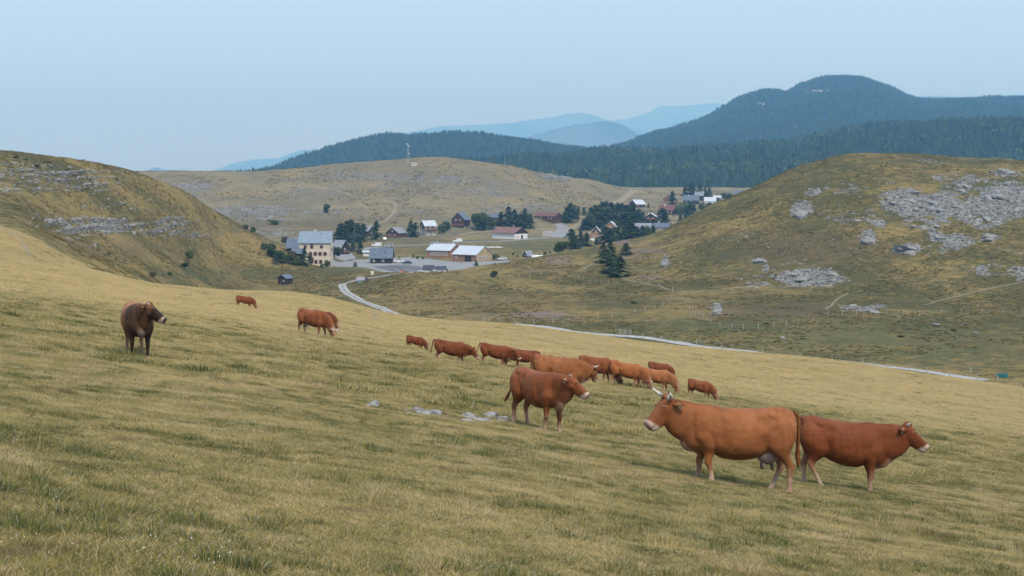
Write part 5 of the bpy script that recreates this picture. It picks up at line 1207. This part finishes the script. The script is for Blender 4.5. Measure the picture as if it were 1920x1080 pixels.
vehicle(729, 463, 620, 178, 'suv', 'silver', 'blue grey estate car behind the white delivery van')
vehicle(721, 451, 700, 100, 'suv', 'white', 'white car on the green lawn beside the single tall conifer')
vehicle(747, 493, 600, 184, 'suv', 'white', 'white car right of the blue roofed hall')
vehicle(763, 496, 595, 182, 'car', 'navy', 'dark blue car in front of the white car by the hall')
vehicle(794, 512, 560, 150, 'car', 'white', 'white car half hidden by the white kiosk')
vehicle(815, 458, 640, 170, 'car', 'silver', 'silver car on the road left of the barns')
vehicle(858, 455, 640, 175, 'van', 'white', 'white camper van on the road behind the left barn', 'parked_van', 'van')
vehicle(942, 488, 600, 185, 'car', 'white', 'white car on the field edge right of the barns')
vehicle(1053, 414, 900, 120, 'suv', 'white', 'white car beside the long red roofed building')
vehicle(645, 459, 620, 165, 'car', 'white', 'white car half hidden beside the steep grey chalet')
vehicle(1063, 447, 740, 20, 'car', 'grey', 'grey car behind the roadside conifers')
vehicle(1263, 401, 1000, 170, 'car', 'white', 'white car under the red tile roofed house')

# ------------------------------------------------------------------ boards, barrier, people by the track
p = G.hit(676, 531, 350); r = empty('information_board', p, R(28)); tag(r, 'tilted grey information board on posts where the track bends', 'sign')
for x in (-1.2, 1.2): m = MB(); m.bar((x, .2, -.4), (x, .2, 1.9), .07, 6); m.build('post', MV['post'], r)
m = MB(); m.add([(-1.6, -.35, .95), (1.6, -.35, .95), (1.6, .35, 2.3), (-1.6, .35, 2.3), (-1.6, -.28, .91), (1.6, -.28, .91), (1.6, .42, 2.26), (-1.6, .42, 2.26)], [(0, 1, 2, 3), (7, 6, 5, 4), (0, 4, 5, 1), (1, 5, 6, 2), (2, 6, 7, 3), (3, 7, 4, 0)])
m.build('panel', simple('mauve_grey_board', (.30, .26, .29), .6), r)
m = MB(); m.box(-1.0, .1, -.45, -.38, .1, .85); m.build('lower_panel', simple('blue_green_board', (.10, .26, .28), .6), r)
p = G.hit(698, 517, 400); r = empty('sign', p, R(5)); tag(r, 'small pale signboard beside the track, above the information board', 'sign')
m = MB(); m.box(-.55, .55, -.03, .03, .45, 1.75); m.build('panel', simple('pale_sign_face', (.60, .60, .46), .6), r)
for x in (-.4, .4): m = MB(); m.bar((x, .06, -.3), (x, .06, 1.7), .04, 6); m.build('post', MV['post'], r)
p = G.hit(754, 513, 500); r = empty('barrier', p, R(0)); tag(r, 'red and white roadworks barrier at the entrance of the car park', 'barrier')
M_red = simple('red_plastic', (.55, .05, .035), .5); m = MB(); m.box(-.75, .75, -.05, .05, .62, .98); m.build('board', M_red, r)
m = MB(); m.box(-.3, -.05, -.056, -.0505, .64, .96); m.build('white_band', MV['frame'], r)
for x in (-.6, .6): m = MB(); m.box(x-.05, x+.05, -.3, .3, -.1, .05); m.box(x-.04, x+.04, -.04, .04, .05, .62); m.build('stand', M_red, r)
for k, (px, py) in enumerate([(745,507),(760,506),(768,507),(776,509),(784,510),(750,511),(771,511)]):
    q = G.hit(px, py, 520); r = empty('kerb_block', q, R(8)); tag(r, 'pale concrete kerb block lying in the car park, number %s' % ORD[k] if 0 else 'pale concrete kerb block in the car park, '+ORD[sorted([745, 760, 768, 776, 784, 750, 771]).index(px) if px != 770 else 4]+' from left', 'kerb block', 'kerb blocks in the car park')
    m = MB(); m.add([(-.8, -.2, 0), (.8, -.2, 0), (.8, .2, 0), (-.8, .2, 0), (-.72, -.13, .3), (.72, -.13, .3), (.72, .13, .3), (-.72, .13, .3)], [(3, 2, 1, 0), (4, 5, 6, 7), (0, 1, 5, 4), (1, 2, 6, 5), (2, 3, 7, 6), (3, 0, 4, 7)]); m.build('block', MV['concrete'], r)

def person(px, py, y0, rot, top, legs, label, lean=0.0):
    p = G.hit(px, py, y0); r = empty('person', p, R(rot)); tag(r, label, 'person')
    J = {'pel': (0, 0, .95, .15), 'ch': (0, .02+lean*.4, 1.28, .17), 'nk': (0, lean*.6, 1.50, .065), 'hd': (0, lean*.7-.02, 1.66, .105), 'tp': (0, lean*.7-.02, 1.76, .075)}
    E = [('pel', 'ch'), ('ch', 'nk'), ('nk', 'hd'), ('hd', 'tp')]
    for s, n in ((-1, 'l'), (1, 'r')):
        J.update({'sh'+n: (s*.19, lean*.4, 1.42, .07), 'el'+n: (s*.26, .03+lean*.3, 1.14, .048), 'wr'+n: (s*.25, -.12+lean*.3, .92, .034), 'ha'+n: (s*.24, -.16+lean*.3, .84, .042),
                  'hp'+n: (s*.10, 0, .90, .10), 'kn'+n: (s*.12, -.04*s, .50, .068), 'an'+n: (s*.13, .02, .09, .045), 'to'+n: (s*.14, -.16, .04, .045)})
        E += [('ch', 'sh'+n), ('sh'+n, 'el'+n), ('el'+n, 'wr'+n), ('wr'+n, 'ha'+n), ('pel', 'hp'+n), ('hp'+n, 'kn'+n), ('kn'+n, 'an'+n), ('an'+n, 'to'+n)]
    K = list(J); me = bpy.data.meshes.new('body'); me.from_pydata([J[k][:3] for k in K], [(K.index(a), K.index(b_)) for a, b_ in E], [])
    o = bpy.data.objects.new('body', me); COL.objects.link(o); sk = o.modifiers.new('skin', 'SKIN'); ss = o.modifiers.new('sub', 'SUBSURF'); ss.levels = ss.render_levels = 1
    for i, k in enumerate(K): v = me.skin_vertices[0].data[i]; v.radius = (J[k][3], J[k][3]); v.use_root = (i == 0)
    bpy.context.view_layer.update(); m2 = bpy.data.meshes.new_from_object(o.evaluated_get(bpy.context.evaluated_depsgraph_get())); bpy.data.objects.remove(o)
    for mt in (simple('skin', (.45, .27, .19), .6), top, legs): m2.materials.append(mt)
    for f in m2.polygons:
        c = f.center; f.material_index = 2 if c.z < .95 else (1 if (c.z < 1.5 and not (abs(c.x) > .2 and c.z < .93)) else 0); f.use_smooth = True
    b_ = link('body', m2, None, r); m = MB(); blob(m, (0, lean*.7+.0, 1.72), (.105, .115, .10), n=10, m=7); m.build('hair', simple('dark_hair', (.03, .02, .015), .8), r, True)
    return r
person(684, 530, 350, 200, simple('black_jacket', (.02, .02, .024), .8), simple('black_trousers', (.018, .018, .022), .8), 'person in black standing beside the information board', .10)
person(688, 529, 350, 170, simple('dark_jacket', (.03, .03, .04), .8), simple('dark_trousers', (.02, .02, .03), .8), 'second person in dark clothes, right of the one by the board')
person(693, 528, 350, 120, simple('white_shirt', (.62, .61, .58), .8), simple('grey_black_trousers', (.03, .03, .03), .8), 'person in a white top and dark trousers walking on the track')

# ------------------------------------------------------------------ rocks
def rock_mat():
    t = NT('limestone_block', .92, .12); o = t.pos(); n = t.noise(2.2, 6, .7, o); n2 = t.noise(.5, 3, .6, o)
    vor = t.node('ShaderNodeTexVoronoi', feature='DISTANCE_TO_EDGE'); vor.inputs['Scale'].default_value = 1.6; wv = t.node('ShaderNodeVectorMath', operation='ADD')
    nv = t.node('ShaderNodeTexNoise'); nv.inputs['Scale'].default_value = 1.5; t.l.new(o, nv.inputs['Vector']); t.l.new(o, wv.inputs[0]); t.l.new(nv.outputs['Color'], wv.inputs[1]); t.l.new(wv.outputs[0], vor.inputs['Vector'])
    c = t.mix(t.ramp(n, .3, .72), (.18, .17, .155, 1), (.38, .37, .345, 1)); c = t.mix(t.ramp(n2, .55, .75, 0, .5), c, (.30, .26, .20, 1))
    c = t.mix(t.ramp(vor.outputs['Distance'], .0, .05, .8, 0), c, (.09, .085, .07, 1)); t.color(c); t.bump(n, .6, .08); return t.m
M_rock = rock_mat()
def boulder(seed, flat=.6, planes=16, sub=3):
    import bmesh
    g = np.random.default_rng(seed); bm = bmesh.new(); bmesh.ops.create_icosphere(bm, subdivisions=sub, radius=1.0)
    N_ = g.normal(size=(planes, 3)); N_[:, 2] *= 1.4; N_ /= np.linalg.norm(N_, axis=1)[:, None]; D = .55+.4*g.random(planes)
    st_ = np.array([1.0, .65+.3*g.random(), flat*(.8+.4*g.random())])
    for v in bm.verts:
        d = np.array(v.co); q = N_ @ d; q = np.where(q > .05, D/np.maximum(q, .05), 9); r_ = min(1.05, q.min()); k = d*r_*st_
        k = k*(1+.10*(float(fbm(np.array([d[0]*2.3+seed+9]), np.array([d[1]*2.3+d[2]*1.7+9]), 3, seed)[0])-.5)*2); v.co = Vector(k)
    me = bpy.data.meshes.new('rock'); bm.to_mesh(me); bm.free(); me.materials.append(M_rock); return me
RK = [boulder(i) for i in range(9)]; FL = [boulder(i+30, .28, 12, 2) for i in range(4)]
rr_ = random.Random(11)
def rock(p, s, label, group, meshes=RK, sink=.25, name='boulder', cat='boulder'):
    o = bpy.data.objects.new(name, meshes[rr_.randrange(len(meshes))]); COL.objects.link(o); o.location = (p[0], p[1], p[2]+s*(.5-sink)*.6-.05*s)
    o.rotation_euler = (rr_.uniform(-.25, .25), rr_.uniform(-.25, .25), rr_.random()*6.28); o.scale = (s, s*rr_.uniform(.8, 1.1), s*rr_.uniform(.75, 1.1)); tag(o, label, cat, group); return o
def pick(w, n, seed):
    g = np.random.default_rng(seed); area = (np.gradient(G.X, axis=1)*np.gradient(G.YY, axis=0)); w_ = (w*area).ravel(); k = g.choice(w_.size, n, p=w_/w_.sum())
    return G.X.ravel()[k], G.YY.ravel()[k], G.Z.ravel()[k]
x_, y_, z_ = pick((rk*rockR)**2*((Y > 380) & (Y < 720)), 230, 3)
for i in range(len(x_)): rock((x_[i], y_[i], z_[i]), .6+2.0*rr_.random()**2.2, 'grey limestone boulder in the broken rock field on the right hill', 'boulders on the right hill')
for px, py, s, lb in [(1502,398,4.6,'large grey crag on the left side of the rocky hill'), (1648,418,2.8,'rounded pale boulder below the main rock field'), (1757,440,2.2,'upright pale boulder under the main rock field'), (1437,506,1.2,'round white boulder beside a flat white slab'),
                      (1345,582,1.5,'pale tilted rock standing alone on the brown slope above the fence'), (1247,492,1.3,'narrow pale outcrop on the shoulder near the village'), (1628,448,3.2,'grey crag low on the rocky hill, left of the flat slabs'), (1855,440,3.0,'flat topped grey boulder right of the main rock field')]:
    q = G.hit(px, py+6, 380); rock(q, s, lb, None, RK, .35)
for px, py, s, lb in [(1425,494,3.0,'flat white slab on the lower left of the rocky hill'), (1700,470,5.0,'long flat grey slab below the rock field'), (1640,587,2.0,'low pale stone on the slope beyond the fence'), (1755,610,1.3,'pale flat stone in the green slope'), (1802,610,.6,'small white stone in the green slope'), (1828,625,1.1,'grey stone in the green slope near the broom'), (1468,634,.9,'thin pale stone on the green slope')]:
    q = G.hit(px, py, 270); rock(q, s, lb, None, FL, .2, 'slab', 'stone')
gr = random.Random(4)
# pale stones breaking the turf near the chestnut heifer
for cx, cy, n, sx, sy in ((785, 778, 16, 34, 4), (922, 787, 30, 50, 6), (694, 763, 3, 6, 3)):
    for i in range(n):
        q = G.hit(cx+gr.uniform(-1, 1)*sx, cy+gr.uniform(-1, 1)*sy, 10)
        rock(q, .07+.16*gr.random()**1.3, 'flat pale limestone set in the turf beside the chestnut heifer', 'pale stones beside the chestnut heifer', FL+RK[:2], .05, 'stone', 'stone')
for px, py, s in [(1869,874,.09),(1740,905,.06),(1095,797,.14),(1090,800,.08),(8,667,.10),(390,696,.09),(422,696,.10),(434,697,.09),(1243,805,.10),(253,676,.22),(283,677,.16)]:
    rock(G.hit(px, py, 8), s*.8, 'small pale stone lying loose in the pasture grass', 'loose stones in the pasture', FL+RK[:2], .1, 'stone', 'stone')
# rubble too small and too many to count
rcoll = source_collection('rubble_sources', [boulder(i+50, .6, 14, 1) for i in range(4)], None)
def rubble(n, w, seed, s0, s1, label):
    g = np.random.default_rng(seed); x, y, z = pick(w, n, seed); x = x+g.uniform(-.8, .8, n); y = y+g.uniform(-.8, .8, n); z = G.h(x, y)
    s = s0+(s1-s0)*g.random(n)**2.5; o = scatter('rubble', np.stack([x, y, z-.1*s], 1), np.stack([g.uniform(-.3, .3, n), g.uniform(-.3, .3, n), g.random(n)*6.28], 1), np.stack([s*1.3, s, s*.8], 1), g.integers(0, 4, n), rcoll)
    tag(o, label, 'rubble', kind='stuff')
rubble(5200, np.clip(rockR-.15, 0, 1)**1.5*(.3+rk)*((Y > 380) & (Y < 720)), 5, .18, 1.0, 'broken limestone rubble strewn over the right hill')
rubble(4200, strata**2*(.15+ledge)*((Y > 330) & (Y < 760))*vnoise(X/5, Y/9, 45), 6, .25, 1.1, 'broken limestone along the ledges of the left hill')
rubble(6500, strata**2*(.15+ledge)*((Y > 850) & (Y < 1700))*vnoise(X/9, Y/16, 46), 7, .4, 1.9, 'broken limestone along the ledges of the plateau')
# tussocks and low tufts on the valley sides
t_ = NT('tussock', .8, .1); tp_ = t_.pos()
td = t_.math('ADD', t_.noise(.06, 4, .6, tp_), t_.math('MULTIPLY', t_.math('SUBTRACT', t_.node('ShaderNodeObjectInfo').outputs['Random'], .5), .5))
tc = t_.mix(t_.ramp(td, .3, .55), (.115, .098, .032, 1), (.17, .13, .042, 1)); tc = t_.mix(t_.ramp(td, .5, .72), tc, (.29, .205, .07, 1)); t_.color(tc)
tcoll = source_collection('tussock_sources', [blade_patch('tussock', 150, .45, .15, .5, .035, .7, tuft=True) for _ in range(3)], t_.m)
def tussocks(name, n, y0, y1, w_fn, s0, s1, seed, label):
    g = np.random.default_rng(seed); y = np.sqrt(g.random(n)*(y1*y1-y0*y0)+y0*y0); u = (g.random(n)*2-1)*.37; x = u*y
    k = w_fn(x, y); x, y = x[k], y[k]; k = clear_of_road(x, y); x, y = x[k], y[k]; n = len(x); s = s0+(s1-s0)*g.random(n)**2
    o = scatter(name, np.stack([x, y, G.h(x, y)], 1), surf_rot(G, x, y, g.random(n)*6.28, 1.0), np.stack([s*1.2, s*1.2, s*.5], 1), g.integers(0, 3, n), tcoll); tag(o, label, 'grass', kind='stuff')
_rd = np.concatenate([np.array([v.co[:2] for v in o.data.vertices][::14]) for o in COL.objects if o.name.split('.')[0] in ('track', 'road', 'footpath')])
def clear_of_road(x, y):
    ok = np.ones(len(x), bool)
    for i in range(0, len(x), 4000):
        d = (x[i:i+4000, None]-_rd[None, :, 0])**2+(y[i:i+4000, None]-_rd[None, :, 1])**2; ok[i:i+4000] = d.min(1) > 9
    return ok
vill = lambda x, y: (y > 560) & (y < 960) & (960+x/y*F > 600) & (960+x/y*F < 1250)
tussocks('grass_tussocks', 85000, 262, 720, lambda x, y: (fbm(x/14, y/14, 4, 201) > .45) & ~vill(x, y), .45, 1.25, 8, 'rough tussocks dotting the brown valley sides')
tussocks('grass_tussocks', 40000, 880, 1500, lambda x, y: (fbm(x/30, y/30, 4, 203) > .5) & (G.h(x, y) > -34), 1.0, 2.2, 9, 'rough tussocks dotting the dry plateau behind the village')
# ------------------------------------------------------------------ forested mountains and far ridges
P2 = [-900, 100, 300, 430, 500, 560, 650, 750, 870, 1000, 1080, 1120, 1170, 1200, 1300, 1400, 1440, 1470, 1500, 1570, 1610, 1650, 1730, 1800, 1920, 2300, 2900]
n2 = len(P2)
def rows2(py, Y): return [(y, zz(p, y)) for p, y in zip(py, Y)]
Yn = [2800]*n2
Yc = [4000]*10+[4150, 4300, 4900, 5200, 5500, 5600, 5600, 5600, 5600, 5600, 5600, 5600, 5600, 5500, 5400, 5400, 5400]
L2 = [list(zip([1620]*n2, [-75]*n2)),
      rows2([360]*n2, [1900]*n2),
      rows2([352,352,350,345,342,338,328,320,316,310,304,300,300,298,292,285,283,281,279,262,255,250,243,240,235,220,215], Yn),
      [(3150, zz(p, 3150)) for p in [356,356,354,350,346,342,332,324,318,313,306,302,304,303,299,293,291,290,286,272,266,262,256,254,248,230,225]],
      rows2([352,352,348,338,328,305,274,260,260,270,285,290,279,267,237,191,180,184,170,155,155,167,200,198,196,188,188], Yc),
      list(zip([6900]*n2, [-60]*n2)), list(zip([9000]*n2, [-330]*n2))]
us2 = np.linspace(-.62, .62, 520); Ys2 = np.concatenate([np.linspace(1620, 3300, 120)[:-1], np.linspace(3300, 6000, 180)[:-1], np.linspace(6000, 9000, 20)])
H = Land(P2, L2, us2, Ys2)
H.Z += (fbm(H.X/160, H.YY/160, 5, 61)-.5)*38*sstep(1650, 2000, H.YY)*(1-sstep(6400, 8000, H.YY))
M_hill = NT('forest_floor', .95, .1)
tp = M_hill.pos()
M_hill.color(M_hill.mix(M_hill.ramp(M_hill.noise(.02, 5, .6, tp), .35, .65), (.03, .04, .018, 1), (.055, .065, .028, 1)))
hills = link('mountain', H.mesh('mountain'), M_hill.m, smooth=True); tag(hills, kind='structure')

def leaf_mat(name, dark, light, scale=.6):
    t = NT(name, .8, .15); p = t.pos()
    r = t.node('ShaderNodeObjectInfo').outputs['Random']; n = t.noise(scale, 3, .6, p)
    f = t.math('ADD', t.math('MULTIPLY', r, .6), t.math('MULTIPLY', n, .5))
    t.color(t.mix(t.ramp(f, .2, .9), dark, light)); return t.m
M_conf_far = leaf_mat('far_conifer_needles', (.014, .026, .012, 1), (.045, .070, .026, 1), .02)
M_broad_far = leaf_mat('far_broadleaf_foliage', (.035, .060, .018, 1), (.115, .150, .042, 1), .02)

def far_conifer(seed, segs=7, tiers=5):
    r = random.Random(seed); b = MB()
    for k in range(tiers):
        z0 = .06+.8*k/tiers; z1 = z0+.34+.04*r.random(); rad = .30*(1-k/tiers)**.85+.03
        vs_ = [(rad*(.7+.5*r.random())*math.cos(2*math.pi*i/segs+k), rad*(.7+.5*r.random())*math.sin(2*math.pi*i/segs+k), z0+r.uniform(-.05, .05)) for i in range(segs)]
        vs_.append((r.uniform(-.02, .02), r.uniform(-.02, .02), min(z1, 1.0)))
        b.add(vs_, [(i, (i+1) % segs, segs) for i in range(segs)])
    return b.mesh('far_conifer')
def far_broad(seed, n=70):
    r = random.Random(seed); b = MB()
    for k in range(n):
        th, ph = r.random()*2*math.pi, math.acos(r.uniform(-.6, 1)); d = r.uniform(.65, 1.0)
        c = Vector((.42*d*math.sin(ph)*math.cos(th), .42*d*math.sin(ph)*math.sin(th), .55+.42*d*math.cos(ph)))
        u = Vector((r.uniform(-1, 1), r.uniform(-1, 1), r.uniform(-1, 1))).normalized(); w = u.orthogonal().normalized(); s_ = r.uniform(.09, .17)
        b.add([c+u*s_, c+w*s_, c-u*s_*.9, c-w*s_*.8], [(0, 1, 2, 3)])
    b.bar((0, 0, 0), (0, 0, .4), .04, 4)
    return b.mesh('far_broadleaf')
fm = [far_conifer(i) for i in range(4)]
for m in fm: m.materials.append(M_conf_far)
bmz = [far_broad(i+20) for i in range(3)]
for m in bmz: m.materials.append(M_broad_far)
fcoll = source_collection('forest_sources', fm+bmz, None)
def forest(name, label, n, y0, y1, umin, umax, seed, hmin, hmax, broad, keep=None, land=None):
    g = np.random.default_rng(seed); land = land or H
    y = np.sqrt(g.random(n)*(y1*y1-y0*y0)+y0*y0); u = umin+(umax-umin)*g.random(n); x = u*y
    if keep is not None:
        k = keep(x, y); x, y = x[k], y[k]
    n = len(x); z = land.h(x, y)
    h = (hmin+(hmax-hmin)*g.random(n)*(.6+.8*vnoise(x/60, y/60, 91)))*np.clip(y/5400, .72, 1.05)**(1 if hmin > 12 else 0)
    isb = g.random(n) < broad*(.3+1.4*sstep(.4, .6, fbm(x/140, y/140, 3, 92)))
    idx = np.where(isb, g.integers(4, 7, n), g.integers(0, 4, n)); h = np.where(isb, h*.62, h)
    w = h*(.8+.4*g.random(n))*np.where(isb, 1.15, 1)
    rot = np.stack([np.zeros(n), np.zeros(n), g.random(n)*6.28], 1)
    o = scatter(name, np.stack([x, y, z-.5], 1), rot, np.stack([w, w, h], 1), idx, fcoll)
    tag(o, label, 'forest', kind='stuff'); return o
def clear(x, y):
    px, py = 960+x/y*F, HZ-H.h(x, y)/y*F; o = np.zeros(len(x), bool)
    for cx, cy, rx, ry in ((1538, 172, 30, 4.5), (1592, 170, 10, 3), (1425, 195, 13, 4), (1590, 192, 12, 4), (1578, 200, 8, 3)):
        o |= (((px-cx)/rx)**2+((py-cy)/ry)**2 < .7+.6*vnoise(x/25, y/25, 99)) & (y > 4700)
    return ~o
forest('forest', 'dark mixed woodland in the dip behind the village and the grassy plateau', 46000, 1750, 3150, -.22, .42, 5, 11, 20, .42)
forest('forest', 'dense conifer forest covering the high double-topped mountain and the long wooded hill', 78000, 3200, 5900, -.22, .42, 6, 15, 23, .10, clear)
# bare rock and grass clearings near the summits
cl = NT('summit_clearing', .95, .1)
cl.color(cl.mix(cl.ramp(cl.noise(.03, 4, .6, cl.pos()), .4, .6), (.27, .20, .115, 1), (.36, .34, .30, 1)))
hp = np.array([v for v in np.stack([H.X, H.YY, H.Z], -1).reshape(-1, 3)])
k_in = ~clear(hp[:, 0], hp[:, 1])
hm = hills.data; hm.materials.append(cl.m)
fi = np.zeros(len(hm.polygons), np.int32)
lv = np.zeros(len(hm.loops), np.int32); hm.loops.foreach_get('vertex_index', lv)
fi[k_in[lv.reshape(-1, 4)].all(1)] = 1
hm.polygons.foreach_set('material_index', fi)

# bare far ridges
M_ridge = NT('far_ridge', .95, .1)
M_ridge.color(M_ridge.mix(M_ridge.ramp(M_ridge.noise(.0012, 5, .6, M_ridge.pos()), .4, .62), (.035, .05, .03, 1), (.12, .12, .09, 1)))
def ridge(Y0, prof, depth, seed, label=None):
    """a mountain range: crest profile (px, py) at distance Y0, rising in front, falling behind"""
    px = np.linspace(prof[0][0]-120, prof[-1][0]+120, 200)
    py = np.interp(px, [p[0] for p in prof], [p[1] for p in prof])
    edge = sstep(prof[0][0]-120, prof[0][0], px)*(1-sstep(prof[-1][0], prof[-1][0]+120, px))
    x = (px-960)/F*Y0; crest = (HZ-py)/F*Y0
    crest = crest+(fbm(x/(Y0*.01), x*0, 4, seed)-.5)*Y0*.0022
    crest = -320+(crest+320)*edge
    k = np.linspace(-1, 1, 41)
    prof_k = np.where(k < 0, (1-np.abs(k))**.9, (1-np.abs(k))**1.3)
    XX, K = np.meshgrid(x, k); YY_ = Y0+K*depth
    Zr = -320+(crest[None, :]+320)*prof_k[:, None]
    Zr += (fbm(XX/(Y0*.02), YY_/(Y0*.02), 4, seed+3)-.5)*Y0*.008*(1-np.abs(K))*np.minimum(1, np.abs(K)*6)*edge[None, :]
    V = np.stack([XX, YY_, Zr], -1).reshape(-1, 3); nc = len(x); nr = len(k)
    a = (np.arange(nr-1)[:, None]*nc+np.arange(nc-1)[None, :]).ravel()
    o = link('mountain', fast_mesh('mountain', V, np.stack([a, a+1, a+nc+1, a+nc], 1)), M_ridge.m, smooth=True)
    tag(o, kind='structure'); return o
ridge(14500, [(960,262),(1000,252),(1050,241),(1090,232),(1130,228),(1155,230),(1175,238),(1195,254),(1230,270)], 1800, 101)
ridge(25500, [(700,262),(780,246),(830,236),(900,234),(950,230),(1010,224),(1060,214),(1090,211),(1120,217),(1160,230),(1200,240)], 2500, 102)
ridge(31000, [(1120,232),(1180,222),(1215,210),(1240,200),(1280,198),(1330,193),(1380,196),(1430,205),(1500,200),(1600,190),(1700,184),(1760,180),(1830,184),(1880,179),(1920,176),(2100,180)], 3000, 103)
ridge(25000, [(330,330),(400,320),(440,306),(480,300),(520,297),(555,284),(575,281),(600,286),(700,300),(800,310)], 2500, 104)
ridge(17000, [(235,324),(270,321),(292,314),(305,318),(330,320),(352,318),(380,324)], 1500, 105)

# ------------------------------------------------------------------ haze: one even box of air
HAZE = 1.2e-4
hz = MB(); hz.box(-17000, 17000, -150, 35500, -332, 1830)
hm_ = bpy.data.materials.new('haze'); hm_.use_nodes = True
nt = hm_.node_tree; nt.nodes.remove(nt.nodes['Principled BSDF'])
pv = nt.nodes.new('ShaderNodeVolumePrincipled'); pv.inputs['Density'].default_value = HAZE
pv.inputs['Color'].default_value = (.25, .60, 1.0, 1); pv.inputs['Absorption Color'].default_value = (.62, .62, .62, 1); pv.inputs['Anisotropy'].default_value = .1
nt.links.new(pv.outputs[0], nt.nodes['Material Output'].inputs['Volume'])
tag(hz.build('haze', hm_), kind='stuff')
